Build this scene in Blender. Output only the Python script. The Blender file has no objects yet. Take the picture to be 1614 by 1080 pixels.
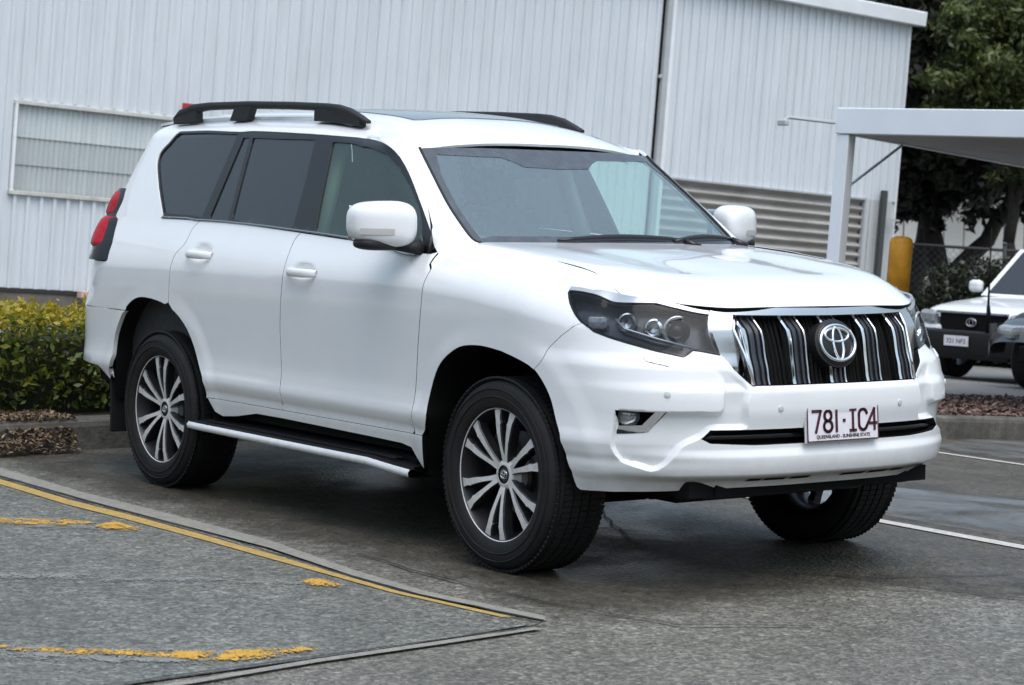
import bpy, bmesh, math, random
import numpy as np
from mathutils import Vector, Matrix
from mathutils.geometry import delaunay_2d_cdt
R = math.radians
random.seed(7); RNG = np.random.default_rng(11)
S = bpy.context.scene; C = S.collection
# ---------------------------------------------------------------- camera
cam = bpy.data.cameras.new('camera'); cam.sensor_width = 36; cam.lens = 36*3552.92/1614
cam.clip_start = .1; cam.clip_end = 500
co = bpy.data.objects.new('camera', cam); C.objects.link(co)
CAMX = (6.97583535, -6.01658956, 1.47529476)
_yaw, _pit, _rol = R(143.51120518), R(-3.82608019), R(1.33133682)
_f = Vector((math.cos(_yaw)*math.cos(_pit), math.sin(_yaw)*math.cos(_pit), math.sin(_pit)))
_r0 = Vector((math.sin(_yaw), -math.cos(_yaw), 0)); _u0 = _r0.cross(_f)
_r = _r0*math.cos(_rol) + _u0*math.sin(_rol); _u = _u0*math.cos(_rol) - _r0*math.sin(_rol)
co.matrix_world = Matrix(((_r.x,_u.x,-_f.x,CAMX[0]),(_r.y,_u.y,-_f.y,CAMX[1]),(_r.z,_u.z,-_f.z,CAMX[2]),(0,0,0,1)))
S.camera = co
cam.dof.use_dof = True; cam.dof.focus_distance = 9.4; cam.dof.aperture_fstop = 7.0
# ---------------------------------------------------------------- overcast daylight
W = bpy.data.worlds.new('World'); S.world = W; W.use_nodes = True
nt = W.node_tree; nt.nodes.clear()
sky = nt.nodes.new('ShaderNodeTexSky'); sky.sky_type = 'NISHITA'; sky.sun_disc = False
SUN_EL, SUN_AZ = R(66), R(104)
sky.sun_elevation = SUN_EL; sky.sun_rotation = SUN_AZ; sky.air_density = 1.2; sky.dust_density = 2.0; sky.ozone_density = 1.0
hs = nt.nodes.new('ShaderNodeHueSaturation'); hs.inputs['Saturation'].default_value = .72; hs.inputs['Hue'].default_value = .484
bg = nt.nodes.new('ShaderNodeBackground'); bg.inputs['Strength'].default_value = .12
ow = nt.nodes.new('ShaderNodeOutputWorld')
nt.links.new(sky.outputs[0], hs.inputs['Color']); # cloud cover: an overcast sky is about three times as bright overhead as along the horizon
tc = nt.nodes.new('ShaderNodeTexCoord'); sx = nt.nodes.new('ShaderNodeSeparateXYZ'); mr = nt.nodes.new('ShaderNodeMapRange'); mu = nt.nodes.new('ShaderNodeVectorMath'); mu.operation = 'SCALE'
mr.inputs[1].default_value = 0.; mr.inputs[2].default_value = 1.; mr.inputs[3].default_value = .54; mr.inputs[4].default_value = 1.95
nt.links.new(tc.outputs['Generated'], sx.inputs[0]); nt.links.new(sx.outputs[2], mr.inputs[0]); nt.links.new(hs.outputs[0], mu.inputs[0]); nt.links.new(mr.outputs[0], mu.inputs['Scale'])
nt.links.new(mu.outputs[0], bg.inputs[0]); nt.links.new(bg.outputs[0], ow.inputs[0])
sl = bpy.data.lights.new('sun', 'SUN'); sl.energy = .95; sl.angle = R(60); sl.color = (1, .995, .98)
so = bpy.data.objects.new('sun', sl); C.objects.link(so)
# sun_rotation is measured clockwise from +Y seen from above
_d = Vector((math.sin(SUN_AZ)*math.cos(SUN_EL), math.cos(SUN_AZ)*math.cos(SUN_EL), math.sin(SUN_EL)))
so.rotation_euler = _d.to_track_quat('Z', 'Y').to_euler()
S.view_settings.view_transform = 'Standard'; S.view_settings.look = 'None'
S.view_settings.exposure = .70; S.view_settings.gamma = 1; S.view_settings.use_curve_mapping = False
try:
    S.cycles.max_bounces = 8; S.cycles.transparent_max_bounces = 24; S.cycles.caustics_reflective = False; S.cycles.caustics_refractive = False
except Exception: pass
# ---------------------------------------------------------------- helpers
def link(o, parent=None):
    C.objects.link(o)
    if parent is not None: o.parent = parent
    return o
def tag(o, label=None, cat=None, group=None, kind=None):
    if label: o['label'] = label
    if cat: o['category'] = cat
    if group: o['group'] = group
    if kind: o['kind'] = kind
    return o
def empty(name, loc=(0,0,0), rot=(0,0,0), parent=None):
    o = bpy.data.objects.new(name, None); o.location = loc; o.rotation_euler = rot; o.empty_display_size = .2
    return link(o, parent)
def mesh_obj(name, V, F, mats, parent=None, smooth=False, mi=None, loc=None):
    me = bpy.data.meshes.new(name); me.from_pydata([tuple(map(float, v)) for v in V], [], [tuple(int(i) for i in f) for f in F])
    for m in (mats if isinstance(mats, (list, tuple)) else [mats]): me.materials.append(m)
    if mi is not None: me.polygons.foreach_set('material_index', np.array(mi, np.int32))
    if smooth: me.polygons.foreach_set('use_smooth', np.ones(len(me.polygons), bool))
    me.update()
    o = bpy.data.objects.new(name, me)
    if loc is not None: o.location = loc
    return link(o, parent)
class MB:
    """collects simple solids; build() links them as one mesh object"""
    def __init__(s): s.V = []; s.F = []; s.M = []
    def add(s, V, F, m=0):
        b = len(s.V); s.V += [tuple(v) for v in V]; s.F += [tuple(i+b for i in f) for f in F]; s.M += [m]*len(F); return s
    def box(s, c, d, m=0, rot=None, bev=0.0):
        hx, hy, hz = d[0]/2, d[1]/2, d[2]/2
        if bev <= 0:
            V = [Vector((x,y,z)) for x in (-hx,hx) for y in (-hy,hy) for z in (-hz,hz)]
            F = [(0,1,3,2),(4,6,7,5),(0,4,5,1),(2,3,7,6),(0,2,6,4),(1,5,7,3)]
        else:
            bm = bmesh.new(); bmesh.ops.create_cube(bm, size=1)
            for v in bm.verts: v.co = Vector((v.co.x*d[0], v.co.y*d[1], v.co.z*d[2]))
            bmesh.ops.bevel(bm, geom=list(bm.edges), offset=bev, segments=2, affect='EDGES', profile=.5)
            bm.verts.index_update(); V = [v.co.copy() for v in bm.verts]; F = [tuple(v.index for v in f.verts) for f in bm.faces]; bm.free()
        if rot is not None: V = [rot @ v for v in V]
        return s.add([v + Vector(c) for v in V], F, m)
    def tube(s, pts, r, n=8, m=0, cap=True):
        pts = [Vector(p) for p in pts]; rr = r if isinstance(r, (list, tuple)) else [r]*len(pts)
        V = []; F = []; prev = None
        for i, p in enumerate(pts):
            t = (pts[min(i+1, len(pts)-1)] - pts[max(i-1, 0)]).normalized()
            if prev is None: a = t.orthogonal().normalized()
            else: a = (prev - t*prev.dot(t)).normalized()
            prev = a; b = t.cross(a)
            for k in range(n):
                w = 2*math.pi*k/n; V.append(p + (a*math.cos(w) + b*math.sin(w))*rr[i])
        for i in range(len(pts)-1):
            for k in range(n):
                F.append((i*n+k, i*n+(k+1) % n, (i+1)*n+(k+1) % n, (i+1)*n+k))
        if cap: F.append(tuple(range(n-1, -1, -1))); F.append(tuple((len(pts)-1)*n+k for k in range(n)))
        return s.add(V, F, m)
    def lathe(s, prof, n=48, axis='Y', c=(0,0,0), m=0, closed=False):
        """prof: (radius, along-axis) list"""
        V = []; F = []; K = len(prof)
        for i in range(n):
            w = 2*math.pi*i/n; cw, sw = math.cos(w), math.sin(w)
            for r, a in prof:
                p = {'Y': (r*cw, a, r*sw), 'Z': (r*cw, r*sw, a), 'X': (a, r*cw, r*sw)}[axis]
                V.append((p[0]+c[0], p[1]+c[1], p[2]+c[2]))
        for i in range(n):
            j = (i+1) % n
            for k in range(K if closed else K-1):
                k2 = (k+1) % K
                F.append((i*K+k, i*K+k2, j*K+k2, j*K+k))
        return s.add(V, F, m)
    def grid(s, P, m=0, flip=False):
        P = np.asarray(P); a, b = P.shape[:2]; V = P.reshape(-1, 3)
        F = [(i*b+j, (i+1)*b+j, (i+1)*b+j+1, i*b+j+1) for i in range(a-1) for j in range(b-1)]
        if flip: F = [f[::-1] for f in F]
        return s.add([tuple(v) for v in V], F, m)
    def build(s, name, mats, parent=None, smooth=False, auto=None):
        o = mesh_obj(name, s.V, s.F, mats, parent, smooth or auto is not None, s.M)
        if auto is not None: sharpen(o, auto)
        return o
def sharpen(o, deg=35):
    me = o.data; bm = bmesh.new(); bm.from_mesh(me); bmesh.ops.recalc_face_normals(bm, faces=list(bm.faces))
    for e in bm.edges:
        if len(e.link_faces) == 2 and e.calc_face_angle(0) > R(deg): e.smooth = False
    bm.to_mesh(me); bm.free()
def in_poly(P, poly):
    P = np.asarray(P); x, y = P[:, 0], P[:, 1]; c = np.zeros(len(P), bool); Q = np.asarray(poly); n = len(Q)
    for i in range(n):
        x1, y1 = Q[i]; x2, y2 = Q[(i+1) % n]
        if y1 == y2: continue
        k = ((y1 > y) != (y2 > y)) & (x < (x2-x1)*(y-y1)/(y2-y1) + x1); c ^= k
    return c
def sdf(P, poly, closed=True):
    """signed distance to polygon, negative inside"""
    P = np.asarray(P); Q = np.asarray(poly); d = np.full(len(P), 1e9); n = len(Q)
    for i in range(n if closed else n-1):
        a = Q[i]; b = Q[(i+1) % n]; e = b - a; w = P - a
        t = np.clip((w @ e)/max(e @ e, 1e-12), 0, 1); d = np.minimum(d, np.linalg.norm(w - t[:, None]*e, axis=1))
    return np.where(in_poly(P, Q), -d, d) if closed else d
def densify(L, res):
    L = np.asarray(L); o = []
    for i in range(len(L)):
        a = L[i]; b = L[(i+1) % len(L)]; k = max(1, int(math.ceil(np.linalg.norm(b-a)/res)))
        for t in range(k): o.append(a + (b-a)*t/k)
    return np.array(o)
def panel(name, fn, loops, sc, res, mat, parent=None, rim=.012, mirror=None, offset=0.0, norim=None, label=None, both=False, rimfrac=None, fpts=None, dark=None):
    """trimmed piece of a curved surface: loops[0] outline, the rest holes, all in (u,v); edges turn inward by rim.
    both: join this half and its mirror image in one object; mirror: build only the mirrored one"""
    sc = np.array(sc, float); Ls = [densify(np.array(l, float)*sc, res) for l in loops]
    allp = np.concatenate(Ls); lo, hi = allp.min(0), allp.max(0)
    gx = np.arange(lo[0]+res*.5, hi[0], res); gy = np.arange(lo[1]+res*.5, hi[1], res)
    G = np.stack(np.meshgrid(gx, gy, indexing='ij'), -1).reshape(-1, 2)
    ok = in_poly(G, Ls[0])
    for h in Ls[1:]: ok &= ~in_poly(G, h)
    G = G[ok]
    keep = np.ones(len(G), bool)
    for a in range(0, len(G), 2000):
        g = G[a:a+2000]; dm = np.full(len(g), 1e9)
        for b in range(0, len(allp), 400):
            dm = np.minimum(dm, ((g[:, None, :]-allp[None, b:b+400])**2).sum(-1).min(1))
        keep[a:a+2000] = dm > (res*.55)**2
    G = G[keep]
    if fpts is not None:
        ft = np.asarray(fpts)*sc; dm = np.concatenate([((G[a:a+500, None, :]-ft[None])**2).sum(-1).min(1) for a in range(0, len(G), 500)]); G = np.concatenate([ft, G[dm > (res*.5)**2]])
    pts = np.concatenate([allp, G]); edges = []; b = 0
    for l in Ls:
        edges += [(b+i, b+(i+1) % len(l)) for i in range(len(l))]; b += len(l)
    vc, ve, vf, ov, oe, of = delaunay_2d_cdt([Vector(p) for p in pts], edges, [], 0, 1e-6)
    vc = np.array([tuple(v) for v in vc]); T = np.array([f for f in vf if len(f) == 3])
    cen = vc[T].mean(1); ok = in_poly(cen, Ls[0])
    for h in Ls[1:]: ok &= ~in_poly(cen, h)
    T = T[ok]
    uv = vc/sc; e = 2e-4
    f = lambda U, V: np.asarray(fn(U, V))
    u, v = uv[:, 0], uv[:, 1]
    eu = e/sc[0]; ev = e/sc[1]
    P = f(u, v); du = f(u+eu, v) - f(u-eu, v); dv = f(u, v+ev) - f(u, v-ev)
    N = np.cross(du, dv); ln = np.linalg.norm(N, axis=1, keepdims=True); N = N/np.maximum(ln, 1e-15)
    if offset: P = P + N*offset
    # orient triangles along N
    tn = np.cross(P[T[:, 1]]-P[T[:, 0]], P[T[:, 2]]-P[T[:, 0]]); fl = (tn*N[T].mean(1)).sum(1) < 0; T[fl] = T[fl][:, ::-1]
    # boundary edges
    E = np.concatenate([T[:, [0,1]], T[:, [1,2]], T[:, [2,0]]]); key = {}
    for a, b2 in E: key[(a, b2)] = key.get((a, b2), 0) + 1
    bd = [(a, b2) for (a, b2) in key if (b2, a) not in key]
    if norim is not None: bd = [(a, b2) for a, b2 in bd if not (norim(uv[a]) and norim(uv[b2]))]
    VV = [P]; NN = [N]; FF = [T.tolist()]; nb = len(P); MI = [0]*len(T)
    if rim and bd:
        ids = sorted({i for ed in bd for i in ed}); mp = {i: k for k, i in enumerate(ids)}; ia = np.array(ids)
        out = np.zeros((len(ids), 3))
        for a, b2 in bd:
            d = np.cross(P[b2]-P[a], N[a]); out[mp[a]] += d; out[mp[b2]] += d
        out /= np.maximum(np.linalg.norm(out, axis=1, keepdims=True), 1e-12)
        rf = rim if rimfrac is None else rimfrac(uv[ia])[:, None]
        p0 = P[ia] + out*.0004; VV += [P[ia], p0 - N[ia]*.0015, P[ia] - N[ia]*rf]; NN += [(N[ia]+out*.6), out, out]
        k = len(ids)
        for a, b2 in bd:
            i, j = mp[a], mp[b2]
            MI += [0, 1]; FF.append([(nb+j, nb+i, nb+k+i, nb+k+j), (nb+k+j, nb+k+i, nb+2*k+i, nb+2*k+j)])  # second ring takes the dark material: panel-gap shade painted in
    V = np.concatenate(VV); NO = np.concatenate(NN); NO /= np.maximum(np.linalg.norm(NO, axis=1, keepdims=True), 1e-12)
    F = [tuple(q) for l in FF for q in l]
    Vm, Nm, Fm = V*(1,-1,1), NO*(1,-1,1), [q[::-1] for q in F]
    if both: F = F + [tuple(i+len(V) for i in q) for q in Fm]; V = np.concatenate([V, Vm]); NO = np.concatenate([NO, Nm])
    elif mirror: V, NO, F = Vm, Nm, Fm
    if both: MI = MI*2
    o = mesh_obj(name, V, F, [mat, dark] if dark is not None else mat, parent, True, MI if dark is not None else None)
    o.data.normals_split_custom_set_from_vertices([tuple(n) for n in NO])
    if label: o['label'] = label
    return o
def text_mesh(s, size, name, mat, parent, loc, rot=(R(90), 0, R(90)), extr=.0008):
    cu = bpy.data.curves.new(name, 'FONT'); cu.body = s; cu.size = size; cu.align_x = 'CENTER'; cu.extrude = extr
    tmp = bpy.data.objects.new('tmp', cu); C.objects.link(tmp); dg = bpy.context.evaluated_depsgraph_get(); dg.update()
    me = bpy.data.meshes.new_from_object(tmp.evaluated_get(dg)); C.objects.unlink(tmp); bpy.data.objects.remove(tmp); bpy.data.curves.remove(cu)
    me.name = name; me.materials.clear(); me.materials.append(mat)
    o = bpy.data.objects.new(name, me); o.location = loc; o.rotation_euler = rot; return link(o, parent)
# ---------------------------------------------------------------- materials
class N_:
    def __init__(s, name):
        s.m = bpy.data.materials.new(name); s.m.use_nodes = True; s.t = s.m.node_tree; s.t.nodes.clear()
        s.out = s.t.nodes.new('ShaderNodeOutputMaterial')
    def n(s, typ, **kw):
        x = s.t.nodes.new('ShaderNode'+typ)
        for k, v in kw.items():
            if k.startswith('i_'):
                key = k[2:]; key = int(key) if key.isdigit() else key.replace('_', ' ')
                s.put(x.inputs[key], v)
            else: setattr(x, k, v)
        return x
    def put(s, inp, v):
        if isinstance(v, bpy.types.NodeSocket): s.t.links.new(v, inp)
        elif isinstance(v, (tuple, list)) and len(v) == 3 and inp.type == 'RGBA': inp.default_value = (*v, 1)
        else: inp.default_value = v
    def coord(s, kind='Object'): return s.n('TexCoord').outputs[kind]
    def noise(s, scale, det=4, rough=.55, vec=None, dist=0):
        x = s.n('TexNoise', i_Scale=scale, i_Detail=det, i_Roughness=rough, i_Distortion=dist)
        s.t.links.new(vec if vec is not None else s.coord(), x.inputs['Vector']); return x.outputs['Fac']
    def ramp(s, fac, stops, interp='LINEAR'):
        x = s.n('ValToRGB'); x.color_ramp.interpolation = interp; el = x.color_ramp.elements
        while len(el) < len(stops): el.new(.5)
        for e, (p, c) in zip(el, stops):
            e.position = p; e.color = (*c, 1) if isinstance(c, tuple) else (c, c, c, 1)
        s.put(x.inputs[0], fac); return x.outputs[0]
    def mix(s, f, a, b, mode='MIX'):
        x = s.n('Mix', data_type='RGBA', blend_type=mode); s.put(x.inputs[0], f); s.put(x.inputs[6], a); s.put(x.inputs[7], b); return x.outputs[2]
    def math(s, op, a, b=0.0, clamp=False):
        x = s.n('Math', operation=op, use_clamp=clamp); s.put(x.inputs[0], a); s.put(x.inputs[1], b); return x.outputs[0]
    def bump(s, h, st=.3, d=.02, nrm=None):
        x = s.n('Bump', i_Strength=st, i_Distance=d); s.put(x.inputs['Height'], h)
        if nrm is not None: s.put(x.inputs['Normal'], nrm)
        return x.outputs[0]
    def pr(s, **kw):
        x = s.n('BsdfPrincipled')
        for k, v in kw.items(): s.put(x.inputs[k.replace('_', ' ')], v)
        s.t.links.new(x.outputs[0], s.out.inputs[0]); return x
def simple(name, col, rough=.5, metal=0., coat=0., spec=.5, var=0., vscale=30, bump=0., bscale=200, rvar=0., **kw):
    q = N_(name); c = col; r = rough
    if var:
        f = q.noise(vscale); c = q.mix(q.ramp(f, [(.3, 0.), (.7, 1.)]), tuple(x*(1-var) for x in col), tuple(min(1, x*(1+var)) for x in col))
    if rvar:
        f2 = q.noise(vscale*1.7, 5); r = q.math('ADD', rough-rvar/2, q.math('MULTIPLY', f2, rvar))
    args = dict(Base_Color=c, Roughness=r, Metallic=metal, Coat_Weight=coat, Coat_Roughness=.04, Specular_IOR_Level=spec)
    if bump: args['Normal'] = q.bump(q.noise(bscale, 3), bump, .01)
    args.update(kw); q.pr(**args); return q.m
def glass(name, tint, refl=1.0, ior=1.5, rough=.0, drops=0.0, haze=0.0, hazecol=(.6,.7,.72)):
    """thin pane: see-through tint plus mirror reflection by angle, with a film of rain; haze adds sky reflection as diffuse colour"""
    q = N_(name); tr = q.n('BsdfTransparent', i_Color=tint); gl = q.n('BsdfGlossy', i_Color=(refl, refl, refl), i_Roughness=rough)
    fr = q.n('LayerWeight', i_Blend=.5); r0 = 2*((ior-1)/(ior+1))**2      # a pane has two faces; Schlick by the angle of view
    if drops:
        vec = q.n('Mapping', i_Scale=(1, 1, .55)); q.t.links.new(q.coord(), vec.inputs[0])
        v = q.n('TexVoronoi', i_Scale=120.0, feature='F1', i_Randomness=1.0); q.t.links.new(vec.outputs[0], v.inputs['Vector'])
        n = q.noise(40, 3); h = q.math('MULTIPLY', q.ramp(v.outputs['Distance'], [(.12, 1.), (.3, 0.)]), q.ramp(n, [(.5, 0.), (.62, 1.)]))
        st = q.n('Mapping', i_Scale=(14, 14, 1.6)); q.t.links.new(q.coord(), st.inputs[0]); streak = q.noise(3.0, 4, .6, st.outputs[0])
        h2 = q.math('ADD', h, q.math('MULTIPLY', streak, .25))
        b = q.bump(h2, drops, .004); q.put(gl.inputs['Normal'], b); q.put(fr.inputs['Normal'], b)
    mx = q.n('MixShader'); fac = q.math('ADD', r0, q.math('MULTIPLY', q.math('POWER', fr.outputs['Facing'], 5.0), 1-r0)); q.t.links.new(fac, mx.inputs[0]); q.t.links.new(tr.outputs[0], mx.inputs[1]); q.t.links.new(gl.outputs[0], mx.inputs[2])
    outp = mx
    if haze:
        df = q.n('BsdfDiffuse', i_Color=hazecol); m2 = q.n('MixShader')  # diffuse layer: rain haze plus sky reflection put in as colour
        sm = q.n('Mapping', i_Scale=(34, 34, 9)); q.t.links.new(q.coord(), sm.inputs[0])
        f = q.math('MULTIPLY', q.ramp(q.noise(2.5, 6, .65, sm.outputs[0]), [(.35, .70), (.75, 1.)]), haze)
        q.t.links.new(f, m2.inputs[0]); q.t.links.new(mx.outputs[0], m2.inputs[1]); q.t.links.new(df.outputs[0], m2.inputs[2]); outp = m2
    q.t.links.new(outp.outputs[0], q.out.inputs[0]); return q.m
M = {}
def paint(name, col):
    q = N_(name); f = q.noise(7, 5); c = q.mix(q.ramp(f, [(.35, 0.), (.7, 1.)]), tuple(x*.975 for x in col), col)
    # road film low on the body, fine droplets in the clear coat
    sep = q.n('SeparateXYZ'); q.t.links.new(q.coord(), sep.inputs[0])
    low = q.math('MULTIPLY', q.ramp(sep.outputs[2], [(.30, 1.), (.62, 0.)]), q.ramp(q.noise(22, 6, .7), [(.35, .05), (.75, .5)]))
    c = q.mix(low, c, (.42, .40, .37))
    v = q.n('TexVoronoi', i_Scale=170.0); q.t.links.new(q.coord(), v.inputs['Vector'])
    h = q.math('MULTIPLY', q.ramp(v.outputs['Distance'], [(.1, 1.), (.28, 0.)]), q.ramp(q.noise(60, 2), [(.55, 0.), (.62, 1.)]))
    nb = q.bump(h, .04, .002)
    q.pr(Base_Color=c, Roughness=q.math('ADD', .32, q.math('MULTIPLY', low, .3)), Coat_Weight=1.0, Coat_Roughness=.015, Coat_IOR=1.55, Coat_Normal=nb, Specular_IOR_Level=.2)
    return q.m
M['paint'] = paint('white_pearl_paint', (.78, .79, .80))
M['gloss_black'] = simple('gloss_black_trim', (.010,.010,.011), .22, spec=.4)
M['lamp_strip'] = simple('lamp_strip_silver', (.44,.455,.47), .22, metal=.6)
M['black_plastic'] = simple('black_plastic', (.013,.013,.014), .55, spec=.35, var=.2, bump=.15, bscale=900)
M['matt_black'] = simple('matt_black', (.005,.005,.005), .85, spec=.2)
M['rubber'] = simple('tyre_rubber', (.009,.009,.009), .72, var=.35, vscale=14, spec=.35, bump=.1, bscale=300)
M['chrome'] = simple('chrome', (.78,.79,.80), .07, metal=1., rvar=.05)
M['satin_chrome'] = simple('satin_chrome', (.42,.43,.45), .24, metal=1.)
M['alloy'] = simple('machined_alloy', (.62,.61,.59), .34, metal=.15, var=.12, vscale=40, rvar=.12)
M['alloy_dark'] = simple('dark_alloy', (.028,.029,.032), .38, metal=.4)
M['disc'] = simple('brake_disc', (.16,.155,.15), .45, metal=1.)
M['dark_chrome'] = simple('grille_grey', (.055,.058,.065), .26, metal=.6)
M['red_lens'] = simple('red_lens', (.36,.004,.012), .35, spec=.25, var=.3, vscale=45)
M['clear_lens'] = simple('clear_lens', (.38,.39,.40), .10, coat=.8, var=.45, vscale=70, metal=.3)
M['seat'] = simple('seat_fabric', (.085,.085,.088), .85, var=.2)
M['frit'] = simple('ceramic_border', (.045,.05,.056), .22, coat=.5, var=.3, vscale=20)
M['lamp_inner'] = simple('lamp_reflector_grey', (.12,.124,.132), .3, metal=.4, var=.3, vscale=25)
M['dash'] = simple('dash_plastic', (.035,.036,.038), .6, var=.2)
M['lining'] = simple('grey_lining', (.36,.36,.35), .9)
M['glass_dark'] = glass('privacy_glass', (.028,.032,.036), ior=1.5, drops=.10, haze=.05, hazecol=(.42,.45,.5))
M['glass_side'] = glass('side_glass', (.62,.82,.73), ior=1.5, drops=.10, haze=.16, hazecol=(.16,.27,.23))
M['glass_wind'] = glass('windscreen_glass', (.84,.95,.92), ior=1.5, drops=.14, haze=.145, hazecol=(.68,.90,1.0))
M['glass_lamp'] = glass('lamp_glass', (.62,.64,.67), ior=1.22)
M['plate_white'] = simple('plate_white', (.72,.70,.74), .4, var=.04)
M['plate_ink'] = simple('plate_maroon', (.055,.008,.018), .45)
M['plate_grey'] = simple('plate_holder', (.55,.56,.58), .35)
# ================================================================ ground
def GZ(x, y):
    """car park: level in the bay, falling away gently towards +y"""
    y = np.asarray(y, float); t = np.clip((y-1.0)/1.6, 0, 1); return -.0585*np.where(y < 2.6, .8*t*t, .8+(y-2.6)) + .005 + 0*np.asarray(x, float)
def asphalt(name, c0, c1, speck=.5, wet=0.0, stain=0.0, fade=False):
    q = N_(name); v = q.coord()
    big = q.ramp(q.noise(.55, 5, .6), [(.30, 0.), (.72, 1.)]); mid = q.ramp(q.noise(3.3, 6, .65), [(.3, 0.), (.75, 1.)])
    c = q.mix(big, c0, c1); c = q.mix(q.math('MULTIPLY', mid, .55), c, tuple(x*1.35 for x in c1))
    vo = q.n('TexVoronoi', i_Scale=85.0); q.t.links.new(v, vo.inputs['Vector'])
    vo2 = q.n('TexVoronoi', i_Scale=48.0); q.t.links.new(v, vo2.inputs['Vector'])
    ag = q.n('SeparateColor'); q.t.links.new(vo.outputs['Color'], ag.inputs[0]); ag2 = q.n('SeparateColor'); q.t.links.new(vo2.outputs['Color'], ag2.inputs[0])
    s1 = q.ramp(ag.outputs[0], [(.0, .45), (.55, 1.), (1., 1.75)]); s2 = q.ramp(ag2.outputs[1], [(.0, .55), (.6, 1.), (.93, 1.25), (1., 1.7)])
    c = q.mix(speck, c, q.mix(1.0, c, s1, 'MULTIPLY')); c = q.mix(speck*.8, c, q.mix(1.0, c, s2, 'MULTIPLY'))
    mp = q.n('Mapping', i_Scale=(.5, 1.2, 1), i_Rotation=(0, 0, R(8))); q.t.links.new(v, mp.inputs[0])
    track = q.ramp(q.noise(1.1, 5, .6, mp.outputs[0]), [(.42, 0.), (.62, 1.)])
    c = q.mix(q.math('MULTIPLY', track, .35), c, tuple(x*.55 for x in c0))
    if stain: c = q.mix(q.math('MULTIPLY', q.ramp(q.noise(1.2, 6, .7, dist=.6), [(.5, 0.), (.68, 1.)]), stain), c, tuple(x*.38 for x in c0))
    damp = q.ramp(q.noise(.9, 5, .6, dist=.4), [(.45, 0.), (.62, 1.)])
    rough = q.ramp(damp, [(0., .62), (1., .62-.45*wet)])
    vo3 = q.n('TexVoronoi', i_Scale=27.0); q.t.links.new(v, vo3.inputs['Vector']); ag3 = q.n('SeparateColor'); q.t.links.new(vo3.outputs['Color'], ag3.inputs[0])
    c = q.mix(speck*.7, c, q.mix(1.0, c, q.ramp(ag3.outputs[2], [(0., .70), (.5, 1.), (.85, 1.12), (1., 1.35)]), 'MULTIPLY'))
    h = q.math('ADD', q.math('MULTIPLY', vo.outputs['Distance'], .7), q.math('MULTIPLY', vo2.outputs['Distance'], 1.0))
    p = q.pr(Base_Color=c, Roughness=rough, Specular_IOR_Level=.45, Normal=q.bump(h, .55, .012))
    if fade:
        at = q.n('Attribute', attribute_name='edge'); k = q.ramp(q.math('ADD', at.outputs['Fac'], q.math('MULTIPLY', q.math('SUBTRACT', q.noise(2.2, 6, .7), .5), 1.1)), [(.12, 0.), (.62, 1.)])
        tr = q.n('BsdfTransparent'); mx = q.n('MixShader'); q.t.links.new(k, mx.inputs[0]); q.t.links.new(tr.outputs[0], mx.inputs[1]); q.t.links.new(p.outputs[0], mx.inputs[2]); q.t.links.new(mx.outputs[0], q.out.inputs[0])
    return q.m
M['asphalt'] = asphalt('worn_asphalt', (.104,.099,.080), (.145,.138,.115), .85, .5)
M['bay'] = asphalt('old_bay_asphalt', (.052,.046,.034), (.086,.077,.058), .75, .7, .75, True)
M['patch'] = asphalt('newer_asphalt', (.098,.099,.084), (.133,.133,.115), .85, .45)
def worn(name, col, base, amount, scale=7, soft=.35):
    """paint worn through to the asphalt beneath"""
    q = N_(name); f = q.math('ADD', q.noise(scale, 6, .7), q.math('MULTIPLY', q.noise(95, 3, .6), .9)); amount += .190
    at = q.n('Attribute', attribute_name='edge'); f = q.math('ADD', f, q.math('MULTIPLY', q.math('SUBTRACT', 1.0, at.outputs['Fac']), soft))
    k = q.ramp(f, [(amount-.15, 1.), (amount+.15, 0.)])
    sp = q.n('TexVoronoi', i_Scale=110.0); q.t.links.new(q.coord(), sp.inputs['Vector'])
    cc = q.mix(q.math('MULTIPLY', q.ramp(q.noise(30, 4), [(.35, 0.), (.7, 1.)]), .6), col, tuple(x*.55 for x in col))
    pr = q.n('BsdfPrincipled'); q.put(pr.inputs['Base Color'], cc); q.put(pr.inputs['Roughness'], .7); q.put(pr.inputs['Normal'], q.bump(sp.outputs['Distance'], .5, .01))
    tr = q.n('BsdfTransparent'); mx = q.n('MixShader'); q.t.links.new(k, mx.inputs[0]); q.t.links.new(tr.outputs[0], mx.inputs[1]); q.t.links.new(pr.outputs[0], mx.inputs[2])
    q.t.links.new(mx.outputs[0], q.out.inputs[0]); return q.m
def sheet(name, poly, dz, mat, res=.25, extra=None, fade=0):
    f = (lambda x, y: np.stack([np.asarray(x, float), np.asarray(y, float), GZ(x, y) + dz + (0 if extra is None else extra(x, y))], -1))
    o = panel(name, f, [poly], (1, 1), res, mat, None, rim=0)
    if fade:
        v = np.array([tuple(p.co)[:2] for p in o.data.vertices]); at = o.data.attributes.new('edge', 'FLOAT', 'POINT'); at.data.foreach_set('value', np.clip(-sdf(v, np.array(poly))/fade, 0, 1).astype(np.float32))
    return o
KX = -4.30                                   # face of the kerb
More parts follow.
